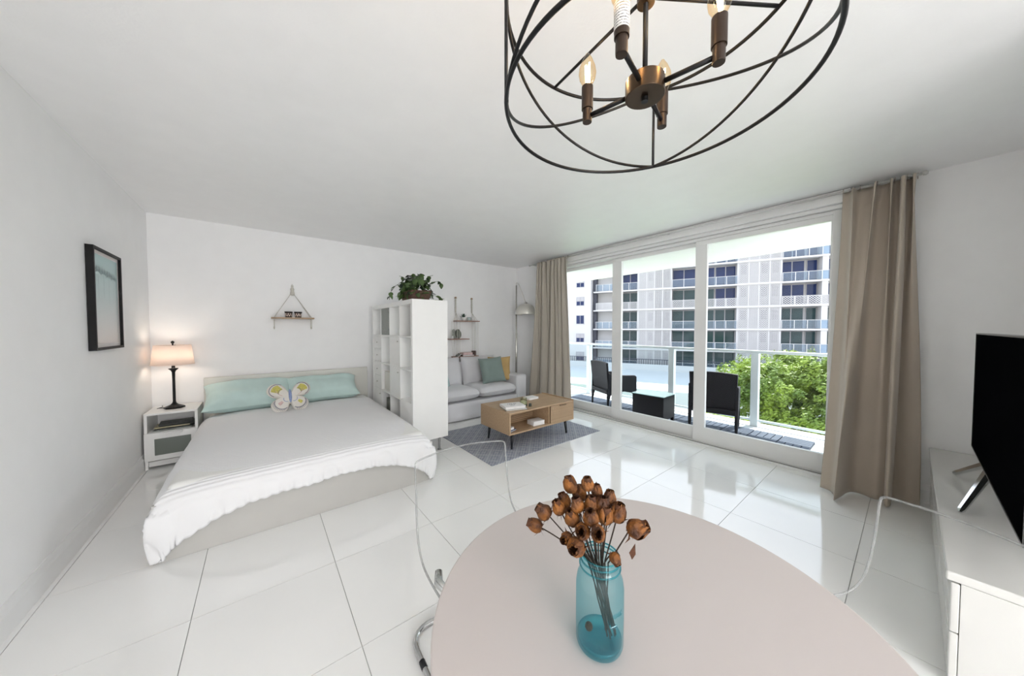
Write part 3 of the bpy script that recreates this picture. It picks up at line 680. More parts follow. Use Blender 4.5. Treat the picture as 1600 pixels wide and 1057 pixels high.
for i, x in enumerate((.278, .378)):
    cd = thing('candle_holder', ('dark candle holder with pale lattice, left one on the rope shelf above the bed', 'dark candle holder with pale lattice, right one on the rope shelf above the bed')[i], 'candle holder', (x, 4.915, 1.5135), .3 * i, 'candle holders on the rope shelf')
    MB().lathe([(0, 0), (.032, 0), (.040, .07), (.036, .07), (.028, .006), (0, .006)], 18).build('cup', 'candle_dark', cd, smooth=True)
    for j in range(9):
        for z_, r_ in ((.022, .0352), (.042, .0374)):
            a = radians(40 * j + (20 if z_ > .03 else 0)); c_ = Vector((r_ * cos(a), r_ * sin(a), z_)); tx_ = Vector((-sin(a), cos(a), 0)) * .0105; tz_ = Vector((.0, 0, .0115))
            MB().add([c_ - tx_, c_ - tz_, c_ + tx_, c_ + tz_, c_ + Vector((cos(a), sin(a), 0)) * .0012], [(0, 1, 4), (1, 2, 4), (2, 3, 4), (3, 0, 4)]).build('lattice_cell', 'candle_pale', cd)
    MB().lathe([(.0325, 0), (.035, 0), (.036, .012), (.0335, .012)], 18).build('foot_band', 'candle_dark', cd)
    MB().lathe([(.0385, .058), (.043, .058), (.044, .074), (.036, .074), (.036, .068)], 18).build('rim', 'candle_dark', cd)
hs = thing('macrame_shelf', 'three-tier wooden shelf on cream macrame cords above the sofa', 'shelf', (2.86, YB, 0))
for x0, x1, z in ((-.225, .235, 1.495), (-.345, .02, 1.18), (-.27, .21, .87)):
    B((x0, -.15, z), (x1, -.012, z + .016)).build('board', 'shelf_wood_red', hs, bevel=.002)
for x in (-.18, .145):
    MB().lathe([(0, 1.93), (.018, 1.925), (.02, 1.90), (.0, 1.90)], 10, c=(x, -.018, 0)).build('peg', 'shelf_wood', hs)
    q = MB()
    for j in range(4): q.tube([(x + .012 * cos(2.1 * i + j * pi / 2), -.02 + .008 * sin(2.1 * i + j * pi / 2), 1.91 - .021 * i) for i in range(13)], .0065, 6)
    q.build('macrame_braid', 'rope', hs, smooth=True)
    q = MB()
    for y in (-.14, -.02): q.tube([(x, -.02, 1.66), (x - .03 if x < 0 else x + .055, y, 1.50), (x - .03 if x < 0 else x + .055, y, .86)], .0035, 6).tube([(x, -.02, 1.66), (x + .01, y, 1.50), (x + .01, y, .84)], .003, 6)
    q.build('cord', 'rope', hs)
MB().tube([(-.30, -.10, 1.50), (-.30, -.10, 1.18), (-.27, -.10, .87)], .003, 6).build('cord', 'rope', hs)
sc = thing('succulent_plant', 'small dark succulent in a white pot on the top macrame shelf', 'plant', (2.80, 4.905, 1.5115))
MB().lathe([(0, 0), (.03, 0), (.038, .06), (.034, .06), (.026, .01), (0, .01)], 16).build('pot', 'ceramic_white', sc, smooth=True)
lm = MB().add([(0, 0, 0), (.012, .003, .03), (.002, 0, .085), (-.012, .003, .03), (0, -.006, .035)], [(0, 1, 4), (1, 2, 4), (2, 3, 4), (3, 0, 4), (0, 3, 1), (1, 3, 2)]).mesh('leaf', 'succulent')
for i in range(26):
    o = link('leaf', lm, sc, loc=(0, 0, .045)); o.rotation_euler = (radians(random.uniform(5, 62)), 0, i * 2.4); o.rotation_mode = 'XYZ'
o = MB().lathe([(0, 0), (.03, 0), (.036, .02), (.034, .055), (.022, .062), (.018, .058), (.03, .05), (0, .01)], 18).build('bowl', 'ceramic_aqua', smooth=True); o.location = (2.90, 4.90, 1.5115); tag(o, 'small aqua ceramic bowl on the top macrame shelf', 'bowl')
o = MB().lathe([(0, 0), (.024, 0), (.026, .06), (.02, .064), (0, .058)], 16).build('candle', 'ceramic_white', smooth=True); o.location = (2.985, 4.90, 1.5115); tag(o, 'white pillar candle at the right of the top macrame shelf', 'candle')
for i, (x, m_, lb, a) in enumerate(((2.635, 'stone_pale', 'pale oval plate leaning at the back of the middle macrame shelf', 12), (2.70, 'stone_green', 'dark green oval plate standing on the middle macrame shelf', -6))):
    q = MB(); mx = Matrix.Translation((x, 4.93 - .03 * i, 1.1965)) @ Matrix.Rotation(radians(-12), 4, 'X') @ Matrix.Rotation(radians(a), 4, 'Z') @ Matrix.Translation((0, 0, .085)) @ Matrix.Diagonal((.055, .014, .085, 1))
    q.lathe([(0, -1), (.38, -.92), (.7, -.7), (.92, -.38), (1, 0), (.92, .38), (.7, .7), (.38, .92), (0, 1)], 22, mx=mx)
    tag(q.build('oval_plate', m_, smooth=True), lb, 'plate')
o = MB().lathe([(0, 0), (.016, 0), (.016, .05), (0, .05)], 14).build('tealight', 'ceramic_white', smooth=True); o.location = (2.575, 4.90, 1.1965); tag(o, 'tiny white candle at the left of the middle macrame shelf', 'candle')
def book(label, loc, rz, w_, d_, h, cover, pages='page_white', name='book', group=None, tilt=None, cat='book'):
    t_ = thing(name, label, cat, loc, rz, group)
    MB().box((-w_ / 2, -d_ / 2, 0), (w_ / 2, d_ / 2, .003)).box((-w_ / 2, -d_ / 2, h - .003), (w_ / 2, d_ / 2, h)).box((-w_ / 2, -d_ / 2, .003), (-w_ / 2 + .003, d_ / 2, h - .003)).build('cover', cover, t_)
    B((-w_ / 2 + .003, -d_ / 2 + .003, .003), (w_ / 2 - .003, d_ / 2 - .003, h - .003)).build('pages', pages, t_)
    if tilt: t_.rotation_euler = tilt
    return t_
book('dark brown book lying at the bottom of the lowest macrame shelf', (2.86, 4.905, .8865), .05, .24, .12, .022, 'book_dark')
book('pink book lying on the dark book on the lowest macrame shelf', (2.85, 4.90, .909), -.03, .19, .12, .04, 'book_pink', 'book_pink')
bxo = B((-.035, -.03, 0), (.035, .03, .085)).build('small_box', 'book_dark', bevel=.003); bxo.location = (3.015, 4.92, .8865); tag(bxo, 'small dark patterned box at the right of the lowest macrame shelf', 'box')
book('dark book leaning at the left of the lowest macrame shelf', (2.685, 4.91, .8865), 0, .12, .10, .02, 'stone_green', tilt=(0, radians(-38), 0))

# ================================================================= SHELVING UNIT
su = thing('shelving_unit', 'tall white cube shelving unit on steel legs, dividing the bed from the sofa', 'shelf', (1.225, 3.205, .17))
UD, UL, UH, pk = .40, 1.50, 1.51, .05
for a, b_, nm in (((0, 0, 0), (UD, pk, UH), 'end_panel'), ((0, UL - pk, 0), (UD, UL, UH), 'end_panel'), ((0, pk, 0), (UD, UL - pk, pk), 'bottom_panel'), ((0, pk, UH - pk), (UD, UL - pk, UH), 'top_panel')): B(a, b_).build(nm, 'white_lacquer', su, bevel=.002)
cu = (UL - 2 * pk - 3 * .016) / 4; cz = (UH - 2 * pk - 3 * .016) / 4
for i in range(1, 4):
    y = pk + i * cu + (i - 1) * .016; B((.003, y, pk), (UD - .003, y + .016, UH - pk)).build('divider', 'white_lacquer', su)
for r in range(1, 4):
    z = pk + r * cz + (r - 1) * .016
    for i in range(4):
        y = pk + i * (cu + .016); B((.003, y + .0005, z), (UD - .003, y + cu - .0005, z + .016)).build('shelf', 'white_lacquer', su)
def cell(i, r): return pk + i * (cu + .016), pk + r * (cz + .016)   # r 0 = bottom
for i, r in ((1, 2), (1, 1), (0, 0), (3, 0)):
    y, z = cell(i, r); d_ = B((.004, y + .002, z + .002), (.022, y + cu - .002, z + cz - .002)).build('door', 'white_lacquer', su, bevel=.001)
    if i != 0: MB().lathe([(0, 0), (.006, .0), (.009, .012), (0, .014)], 10, mx=Matrix.Translation((.004, y + .05, z + cz - .05)) @ Matrix.Rotation(-pi / 2, 4, 'Y')).build('knob', 'nickel', d_)
y, z = cell(0, 3); B((.30, y + .001, z + .001), (.315, y + cu - .001, z + cz - .001)).build('back_insert', 'white_lacquer', su)
y, z = cell(1, 0); B((.25, y + .001, z + .001), (.265, y + cu - .001, z + cz - .001)).build('back_insert', 'white_lacquer', su)
for i, r in ((3, 2), (3, 1)):      # drawer inserts
    y, z = cell(i, r)
    for j in range(2):
        d_ = B((.004, y + .002, z + .003 + j * cz / 2), (.022, y + cu - .002, z + cz / 2 - .002 + j * cz / 2)).build('drawer', 'white_lacquer', su, bevel=.001)
        MB().lathe([(0, 0), (.006, .0), (.009, .012), (0, .014)], 10, mx=Matrix.Translation((.004, y + cu / 2, z + cz * .25 + j * cz / 2)) @ Matrix.Rotation(-pi / 2, 4, 'Y')).build('knob', 'nickel', d_)
y, z = cell(2, 3)
gd = B((.006, y + .004, z + .004), (.011, y + cu * .98, z + cz - .004)).build('glass_door', 'smoked_glass' if 'smoked_glass' in M else 'jar_clear', su)
glass('smoked_glass', (.66, .68, .65), (.5, .52, .5), dens=.25, dcol=(.5, .52, .49)); gd.data.materials[0] = M['smoked_glass']
for zz in (.06, cz - .07): MB().box((.008, y + .004, z + zz), (.03, y + .07, z + zz + .022)).build('hinge', 'steel_leg', gd)
for x in (.06, UD - .06):
    for y in (.10, UL - .10):
        MB().lathe([(0, 0), (.022, 0), (.022, .006), (.012, .008), (.012, .164), (.03, .166), (.03, -.17 + .34 - .001), (0, .1695)], 14, c=(x, y, -.17)).build('leg', 'steel_leg', su, smooth=False)
y, z = cell(2, 1)
o = MB().box((0, 0, 0), (.30, .29, .24)).build('storage_bin', 'cream_board', bevel=.006); o.location = (1.225 + .03, 3.205 + y + .02, .17 + z + .0165 - .016 + .001); tag(o, 'beige storage bin in the third column of the shelving unit', 'box')
y, z = cell(2, 0)
o = MB().box((0, 0, 0), (.30, .28, .25)).build('storage_bin', 'stone_green', bevel=.006); o.location = (1.225 + .05, 3.205 + y + .02, .17 + z + .001); tag(o, 'dark green storage bin in the bottom row of the shelving unit', 'box')
o = MB().lathe([(0, 0), (.04, 0), (.045, .01), (.02, .014), (0, .014)], 18).build('small_dish', 'nickel', smooth=True); o.location = (1.56, 3.30, 1.681); tag(o, 'small grey dish on the near right corner of the shelving unit top', 'dish')

# ---- pothos on the unit
pt = thing('potted_pothos', 'bushy green trailing pothos in a brown woven pot on top of the shelving unit', 'plant', (1.235 + .12, 3.44, 1.6815))
q = MB()
V = [];
for (wx, wy, z) in ((.095, .15, 0), (.115, .175, .10), (.105, .165, .10), (.09, .145, .012)):
    V += [(-wx, -wy, z), (wx, -wy, z), (wx, wy, z), (-wx, wy, z)]
Fs = [(0, 3, 2, 1)] + [(a * 4 + i, a * 4 + (i + 1) % 4, a * 4 + 4 + (i + 1) % 4, a * 4 + 4 + i) for a in range(3) for i in range(4)] + [(12, 13, 14, 15)]
q.add(V, Fs).build('pot', 'wicker_pot', pt, bevel=.006); B((-.10, -.155, .05), (.10, .155, .088)).build('soil', 'soil', pt)
def leafm(L_, W_, m_):
    P_ = [(0, 0, 0), (.18 * L_, W_ * .42, .0), (.45 * L_, W_ * .5, -.004), (.78 * L_, W_ * .28, -.012), (L_, 0, -.022), (.78 * L_, -W_ * .28, -.012), (.45 * L_, -W_ * .5, -.004), (.18 * L_, -W_ * .42, 0), (.3 * L_, 0, -.008), (.65 * L_, 0, -.014)]
    return MB().add(P_, [(0, 1, 8), (1, 2, 8), (2, 9, 8), (2, 3, 9), (3, 4, 9), (4, 5, 9), (5, 6, 9), (6, 8, 9), (6, 7, 8), (7, 0, 8)]).mesh('leaf', m_, True)
lms = [leafm(.075, .058, 'leaf_pothos'), leafm(.06, .048, 'leaf_dark'), leafm(.085, .06, 'leaf_pothos')]
rnd = random.Random(11)
for i in range(230):
    a = rnd.uniform(0, 2 * pi); e = rnd.uniform(-.1, 1.45); R_ = rnd.uniform(.55, 1)
    p = (cos(a) * cos(e) * .16 * R_, sin(a) * cos(e) * .21 * R_, .07 + .235 * sin(e) * R_)
    o = link('leaf', lms[i % 3], pt, loc=p); o.rotation_euler = (rnd.uniform(-.6, .6), rnd.uniform(-.3, 1.1), a + rnd.uniform(-.7, .7)); k = rnd.uniform(.7, 1.15); o.scale = (k, k, k)
def vine(pts, n_):
    pp = rounded_path(pts, .1, 8); MB().tube(pp, .0022, 5).build('stem', 'vine', pt)
    for i in range(n_):
        p = pp[int((i + .6) / n_ * (len(pp) - 1))]; o = link('leaf', lms[i % 3], pt, loc=tuple(p)); o.rotation_euler = (rnd.uniform(-.5, .5), rnd.uniform(.1, 1.), rnd.uniform(0, 6.28)); o.scale = (.8, .8, .8)
vine([(-.05, -.02, .10), (-.18, -.05, .18), (-.27, -.10, .12), (-.33, -.16, .04), (-.34, -.18, -.02)], 8)
vine([(.05, -.05, .1), (.12, -.14, .20), (.22, -.16, .22), (.25, -.16, .16)], 6)
vine([(.08, 0, .1), (.14, .02, .28), (.20, -.02, .30)], 4)
vine([(.08, -.08, .06), (.14, -.16, .06), (.21, -.17, .03), (.26, -.18, .02)], 6)
vine([(-.02, .08, .1), (-.08, .1, .26), (-.15, .08, .27)], 4)

# ================================================================= SOFA
so = thing('sofa', 'light grey two-seat sofa with loose slipcover against the back wall', 'sofa', (2.64, 4.54, 0))
SW, SD = .92, .42
MB().box((-SW, -SD, .02), (SW, SD, .27)).build('base', 'sofa_fabric', so, bevel=.02, seg=3)
for s_ in (-1, 1): MB().box((s_ * (SW - .20), -SD - .012, .0), (s_ * (SW + .02), SD, .59)).build('arm', 'sofa_fabric', so, bevel=.035, seg=4)
MB().box((-SW + .19, SD - .20, .20), (SW - .19, SD + .01, .80)).build('back_frame', 'sofa_fabric', so, bevel=.04, seg=4)
q = MB().grid(lambda u, v: (-SW + .205 + u * (2 * SW - .41), -SD - .016 - .006 * sin(u * 34) * (1 - v), .015 + v * .26), 60, 4); q.build('skirt', 'sofa_fabric', so, smooth=True, solid=.006)
for s_ in (-1, 1):
    mb = MB(); wd = SW - .205
    for sg in (1, -1):
        def fn(u, v):
            a, b_ = u * 2 - 1, v * 2 - 1; t_ = max(0, (1 - a ** 6) * (1 - b_ ** 6)) ** .4
            return (a * wd / 2, b_ * .33, sg * (.085 * t_ + .012 * (1 - a * a) * (1 - b_ * b_)) + .375)
        mb.grid(fn, 20, 20)
    o = mb.build('seat_cushion', 'sofa_fabric', so, smooth=True); o.location = (s_ * (wd / 2 + .003), -.12, 0)
    o = pillow(wd * .96, .50, .24, seed=s_ * 3, pinch=.03, sag=.1).build('back_cushion', 'sofa_fabric', so, smooth=True)
    o.matrix_local = Matrix.Translation((s_ * (wd / 2), .13, .40)) @ Matrix.Rotation(-radians(12), 4, 'X')
put_pillow('throw_pillow', 'sage green throw pillow leaning at the right end of the sofa', 'cushion', 'cushion_sage', .44, .44, .15, (3.04, 4.30, .47), -radians(20), radians(-8), radians(-3), seed=2)
put_pillow('throw_pillow', 'mustard tan throw pillow behind the sage one at the sofa arm', 'cushion', 'cushion_tan', .40, .42, .12, (3.235, 4.44, .47), -radians(14), radians(-40), radians(-2), seed=9)
put_pillow('throw_pillow', 'pale aqua throw pillow at the sofa left end, half hidden by the shelving unit', 'cushion', 'cushion_aqua', .42, .40, .14, (2.12, 4.38, .47), -radians(22), radians(30), radians(4), seed=4)

# ================================================================= FLOOR LAMP
fl_ = thing('floor_lamp', 'tall brushed-nickel floor lamp with dome shade in the corner behind the sofa', 'lamp', (3.86, 4.74, 0))
MB().lathe([(0, 0), (.13, 0), (.13, .018), (.02, .03), (0, .03)], 32).build('base', 'nickel', fl_, smooth=True)
MB().tube([(0, 0, .03), (0, 0, 1.28), (.0, 0, 1.29), (.0, 0, 2.20)], [.021, .021, .014, .014], 14).build('pole', 'nickel', fl_, smooth=True)
MB().tube(rounded_path([(0, 0, 2.16), (0, 0, 2.26), (.03, -.026, 2.24), (.105, -.09, 1.99), (.14, -.12, 1.86)], .04), .006, 10).build('arm', 'nickel', fl_, smooth=True)
MB().lathe([(.205, 0), (.204, .02), (.195, .075), (.17, .13), (.125, .175), (.07, .20), (.03, .208), (0, .208)], 40, c=(.14, -.12, 1.64)).build('lamp_shade', 'dome_nickel', fl_, smooth=True, solid=.003)
MB().lathe([(.028, .205), (.028, .235), (.012, .245), (0, .245)], 16, c=(.14, -.12, 1.64)).build('socket', 'nickel', fl_, smooth=True)
MB().lathe([(0, .10), (.03, .115), (.035, .14), (.018, .18), (.018, .2), (0, .2)], 16, c=(.14, -.12, 1.64)).build('bulb', 'ceramic_white', fl_, smooth=True)

# ================================================================= RUG + COFFEE TABLE
o = MB().box((1.775, 2.565, .0005), (3.53, 3.80, .008)).build('area_rug', 'rug_weave'); tag(o, 'slate blue and white diamond-woven rug under the coffee table', 'rug')
ct = thing('coffee_table', 'light oak coffee table with open compartment, fluted drawer and black legs', 'table', (2.12, 2.72, .009))
CW, CD, z0, z1 = 1.06, .58, .18, .43; th = .018
for a, b_, nm in (((0, 0, z1 - th), (CW, CD, z1), 'top'), ((0, 0, z0), (CW, CD, z0 + th), 'bottom_panel'), ((0, 0, z0 + th), (th, CD, z1 - th), 'side_panel'), ((CW - th, 0, z0 + th), (CW, CD, z1 + .012), 'side_panel')): B(a, b_).build(nm, 'oak', ct, bevel=.0015)
B((.62, .02, z0 + th), (.62 + th, CD - .02, z1 - th)).build('divider', 'oak', ct)
B((th, CD / 2 + .02, z0 + th), (.62, CD / 2 + .035, z1 - th)).build('inner_back', 'oak', ct)
for i in range(9): B((th + .005, CD / 2 + .016, z0 + th + .02 + i * .022), (.615, CD / 2 + .02, z0 + th + .024 + i * .022)).build('slat', 'oak_dark', ct)
dd = B((.638, .004, z0 + th + .002), (CW - th - .002, .018, z1 - th - .002)).build('drawer', 'oak_dark', ct)
n_ = 17; sw_ = (CW - th - .004 - .64) / n_
slm2 = B((0, -.006, z0 + th + .003), (sw_ - .005, .004, z1 - th - .003)).mesh('flute', 'oak')
for i in range(n_): link('flute', slm2, dd, loc=(.64 + i * sw_, .004, 0))
B((.79, -.020, z1 - th - .016), (.90, -.004, z1 - th - .006)).build('handle', 'oak_dark', dd)
for x in (.09, CW - .09):
    for y in (.07, CD - .07):
        sx_, sy_ = (-1 if x < .5 else 1), (-1 if y < .3 else 1)
        MB().tube([(x, y, z0), (x + .015 * sx_, y + .012 * sy_, 0)], [.02, .011], 14).build('leg', 'black_leg', ct, smooth=True)
zt = .009 + z1 + .0005
book('grey flat book under the white book on the coffee table', (2.30, 2.88, zt), -.28, .26, .21, .014, 'stone_pale')
wb = book('white book with black cover lettering lying on the coffee table', (2.295, 2.885, zt + .0145), -.28, .25, .20, .028, 'book_white')
q = MB(); r_ = random.Random(3)
for row, (n_l, h_, x_) in enumerate(((5, .028, -.05), (4, .022, -.04), (6, .010, -.045))):
    y_ = .035 - row * .038; cx_ = x_
    for k in range(n_l):
        w_ = h_ * r_.uniform(.5, .8)
        if row < 2:
            q.box((cx_, y_ - h_ / 2, .028), (cx_ + w_ * .28, y_ + h_ / 2, .0284)); q.box((cx_, y_ + h_ / 2 - w_ * .25, .028), (cx_ + w_, y_ + h_ / 2, .0284))
            if k % 2: q.box((cx_ + w_ * .75, y_ - h_ / 2, .028), (cx_ + w_, y_ + h_ / 2, .0284))
        else: q.box((cx_, y_ - h_ / 2, .028), (cx_ + w_, y_ + h_ / 4, .0284))
        cx_ += w_ + h_ * .22
q.build('cover_lettering', 'ink_black', wb)
jc = thing('candle_jar', 'glass candle jar with cream wax on the coffee table', 'candle', (2.475, 2.90, zt))
MB().lathe([(0, 0), (.04, 0), (.042, .005), (.042, .095), (.039, .095), (.039, .008), (0, .008)], 26).build('glass', 'jar_clear', jc, smooth=True)
MB().lathe([(0, .009), (.038, .009), (.038, .055), (0, .055)], 24).build('wax', 'candle_wax', jc, smooth=False)
MB().lathe([(.0425, 0), (.044, .0), (.044, .022), (.0425, .022)], 24).build('base_band', 'bottle_dark', jc)
o = MB().lathe([(0, 0), (.018, 0), (.018, .03), (.012, .036), (0, .036)], 14).build('votive', 'bottle_dark', smooth=True); o.location = (2.51, 2.82, zt); tag(o, 'small dark votive beside the candle jar on the coffee table', 'candle')
book('small blush book near the back edge of the coffee table top', (2.80, 3.13, zt), .05, .17, .12, .025, 'page_white')
book('thick white book lying in the right of the open compartment', (2.615, 2.83, .009 + z0 + th + .0005), -.08, .17, .13, .05, 'book_white')
book('blue book lying at the left of the open compartment', (2.20, 2.85, .009 + z0 + th + .0005), .3, .11, .15, .014, 'book_blue')
book('small white notebook on the blue book in the open compartment', (2.195, 2.85, .009 + z0 + th + .015), .2, .09, .12, .025, 'page_white')

# ================================================================= CURTAINS + ROD
rd = thing('curtain_rod', 'pale curtain rod running just below the ceiling above the glass doors', 'curtain rod', (3.945, 0, 2.545))
MB().tube([(0, -.02, 0), (0, 4.44, 0)], .011, 12).build('rod', 'rod_white', rd, smooth=True)
MB().lathe([(0, 0), (.016, .004), (.018, .02), (.01, .03), (0, .03)], 12, mx=Matrix.Translation((0, 4.44, 0)) @ Matrix.Rotation(-pi / 2, 4, 'X')).build('finial', 'rod_white', rd, smooth=True)
MB().lathe([(0, 0), (.016, .004), (.018, .02), (.01, .03), (0, .03)], 12, mx=Matrix.Translation((0, -.02, 0)) @ Matrix.Rotation(pi / 2, 4, 'X')).build('finial', 'rod_white', rd, smooth=True)
for y in (.03, 1.9, 4.38): MB().box((-.006, y - .01, -.006), (.10 if y > 4 or y < .3 else .04, y + .01, .006)).build('bracket', 'rod_white', rd)
def curtain(label, m_, nb, path_top, path_bot, nf, amp_t, amp_b, seed, ztop_, zbot):
    """cloth sheet: folds run from path_top (at rod) to path_bot (hem)"""
    def lerp(P_, u):
        k = u * (len(P_) - 1); i = min(int(k), len(P_) - 2); f_ = k - i; return (P_[i][0] * (1 - f_) + P_[i + 1][0] * f_, P_[i][1] * (1 - f_) + P_[i + 1][1] * f_)
    def fn(u, v):
        (xt, yt), (xb, yb) = lerp(path_top, u), lerp(path_bot, u)
        s_ = v ** 1.25; x = xt * (1 - s_) + xb * s_; y = yt * (1 - s_) + yb * s_
        ph = 2 * pi * nf * (u + .035 * sin(2 * pi * u * 1.3 + seed)) + .5 * v * sin(seed + u * 6)
        nz = noise.noise(Vector((u * 5 + seed, v * 1.1, 0)))
        ft, fb = (1 - min(1, v * 1.15)) ** 1.4, min(1, v * 1.15) ** .8
        phb = 2 * pi * nb * (u + .05 * sin(2 * pi * u + seed)) + seed
        bw = math.copysign(abs(sin(phb)) ** .75, sin(phb)) + .35 * sin(2 * phb + .8) + .25 * sin(phb * 3.1 + seed) * (1 - v)
        w1 = sin(ph) + .2 * sin(2 * ph + 1.0)
        if v < .05: w1 = math.copysign(abs(sin(ph)) ** .7, sin(ph))
        am = amp_t * (ft + .22) * (1 + .4 * nz); ab = amp_b * fb * (1 + .5 * nz)
        return (x + am * w1 - ab * .35 + ab * bw, y + .35 * am * cos(ph) + .55 * ab * cos(phb), ztop_ + (zbot - ztop_) * v)
    t_ = thing('curtain', label, 'curtain', (0, 0, 0), 0, 'curtains at the glass doors')
    MB().grid(fn, nf * 26, 70).build('fabric', m_, t_, smooth=True, solid=.004)
    for i in range(nf + 1):
        u = min(1, i / nf); x, y = lerp(path_top, u)
        MB().tube([(x, y, ztop_ - .03), (x, y, ztop_ + .0), (x + .0, y, ztop_ + .012)], .003, 6).tube(arc((x, y, ztop_ + .002), .014, 0, 340, 10, 'xz'), .002, 5).build('hook', 'hook_metal', t_)
    return t_
curtain('beige floor-length curtain at the right end of the glass doors, hem on the floor', 'curtain_beige', 2.1, [(3.925, .392), (3.93, .23), (3.935, .08), (3.95, .0)], [(3.71, .475), (3.70, .31), (3.84, .13), (3.93, -.03)], 5, .050, .092, 1.3, 2.545, .012)
curtain('beige floor-length curtain at the left end of the glass doors, beside the sofa', 'curtain_linen', 4.3, [(3.93, 3.50), (3.93, 3.75), (3.93, 4.0), (3.93, 4.19)], [(3.87, 3.37), (3.86, 3.65), (3.86, 3.95), (3.88, 4.32)], 8, .034, .042, 4.1, 2.545, .012)

# ================================================================= TV BENCH + TV
tb = thing('tv_bench', 'glossy white low media bench against the window wall, under the television', 'cabinet', (2.03, -.113, 0))
TL, TD = XR - .02 - 2.03, .40
B((0.0, -TD, .415), (TL, .012, .45)).build('top', 'white_gloss', tb, bevel=.006, seg=3)
B((.002, -TD + .01, .0), (.020, -.022, .4145)).build('side_panel', 'white_gloss', tb, bevel=.002)
B((TL - .02, -TD + .01, .0), (TL - .002, -.022, .4145)).build('side_panel', 'white_gloss', tb)
B((.021, -TD + .01, .03), (TL - .021, -.03, .05)).build('bottom_panel', 'white_gloss', tb)
B((.021, -TD, .03), (TL - .021, -TD + .009, .41)).build('back_panel', 'white_gloss', tb)
for i in range(3):
    w_ = TL / 3
    for j in range(2): B((i * w_ + .0015, -.021, .03 + j * .192), (i * w_ + w_ - .0015, 0, .218 + j * .192)).build('drawer', 'white_gloss', tb, bevel=.004)
tv = thing('television', 'large flat black television on chrome splayed feet on the white bench', 'television', (2.74, -.262, .4505))
B((-.74, -.008, .19), (.74, .012, .885)).build('screen', 'tv_screen', tv)
MB().box((-.747, -.03, .183), (-.7405, .015, .892)).box((.7405, -.03, .183), (.747, .015, .892)).box((-.7405, -.03, .8855), (.7405, .015, .892)).box((-.7405, -.03, .181), (.7405, .015, .1895)).build('bezel', 'tv_bezel', tv)
B((-.70, -.05, .20), (.70, -.012, .82)).build('housing', 'black_frame', tv, bevel=.01)
for tip, root in (((.66, .080, .010), (.36, -.02, .185)), ((-.04, .095, .010), (.28, -.02, .185))):
    d = Vector(root) - Vector(tip)
    MB().tube([tip, tuple(Vector(tip) + d * .05), tuple(Vector(tip) + d * .95), root], [.006, .013, .020, .020], 6).build('foot', 'chrome', tv)
for x in (.66, -.04):
    MB().tube([(x * .9 + .03, -.12, .010), (.32, -.03, .185)], [.010, .018], 6).build('foot', 'chrome', tv)

# ================================================================= ROUND TABLE + JAR + ROSES
TZ, TR = .735, .472
tcx, tcy = .676, .372
rt = thing('round_dining_table', 'round white pedestal table in the foreground with a matt greige top', 'table', (tcx, tcy, 0))
MB().lathe([(0, TZ - .022), (TR - .03, TZ - .022), (TR - .006, TZ - .016), (TR, TZ - .006), (TR - .001, TZ - .001), (TR - .004, TZ), (0, TZ)], 128).build('tabletop', 'tabletop', rt, smooth=False)
MB().lathe([(0, 0), (.29, 0), (.295, .006), (.27, .016), (.16, .035), (.07, .07), (.04, .13), (.03, .25), (.03, .45), (.04, .6), (.09, .68), (.17, TZ - .0225), (0, TZ - .0225)], 48).build('pedestal', 'white_lacquer', rt, smooth=True)
JX, JY = .524, .378
jr = thing('mason_jar', 'turquoise glass preserving jar holding dried roses on the round table', 'jar', (JX, JY, TZ + .0005))
prof = [(0, .004), (.030, .003), (.038, 0), (.044, .005), (.0465, .014), (.0468, .06), (.0465, .125), (.044, .14), (.039, .152), (.0375, .158), (.0395, .161), (.0395, .164), (.037, .166), (.037, .172), (.0385, .174), (.037, .177), (.037, .182), (.0375, .184), (.0345, .184)]
MB().lathe(prof, 48).build('glass_body', 'jar_teal', jr, smooth=True)
MB().lathe([(0, .0045), (.036, .0045), (.043, .012), (.0432, .020), (.036, .012), (0, .0115)], 40).build('glass_base', 'jar_teal_deep', jr, smooth=True)
for z, r_ in ((.1625, .0395), (.175, .0383), (.184, .0362)): MB().tube([(r_ * cos(a * pi / 18), r_ * sin(a * pi / 18), z) for a in range(36)], .0016, 6, closed=True).build('thread_ring', 'jar_teal_deep', jr, smooth=True)
q = MB()
for (a0, z_, n_, s_) in ((-1.95, .095, 7, .010), (-2.0, .075, 5, .006)):
    for i in range(n_):
        a = a0 + i * s_ * 22 / 1.0 * .9 / 1.0 * .35; r_ = .0470
        q.tube([(r_ * cos(a + .07 * sin(t_ * 1.7)), r_ * sin(a + .07 * sin(t_ * 1.7)), z_ + s_ * (t_ / 5 - .5)) for t_ in range(6)], .0008, 4)
q.build('embossing', 'jar_teal', jr)
q = MB()
import itertools
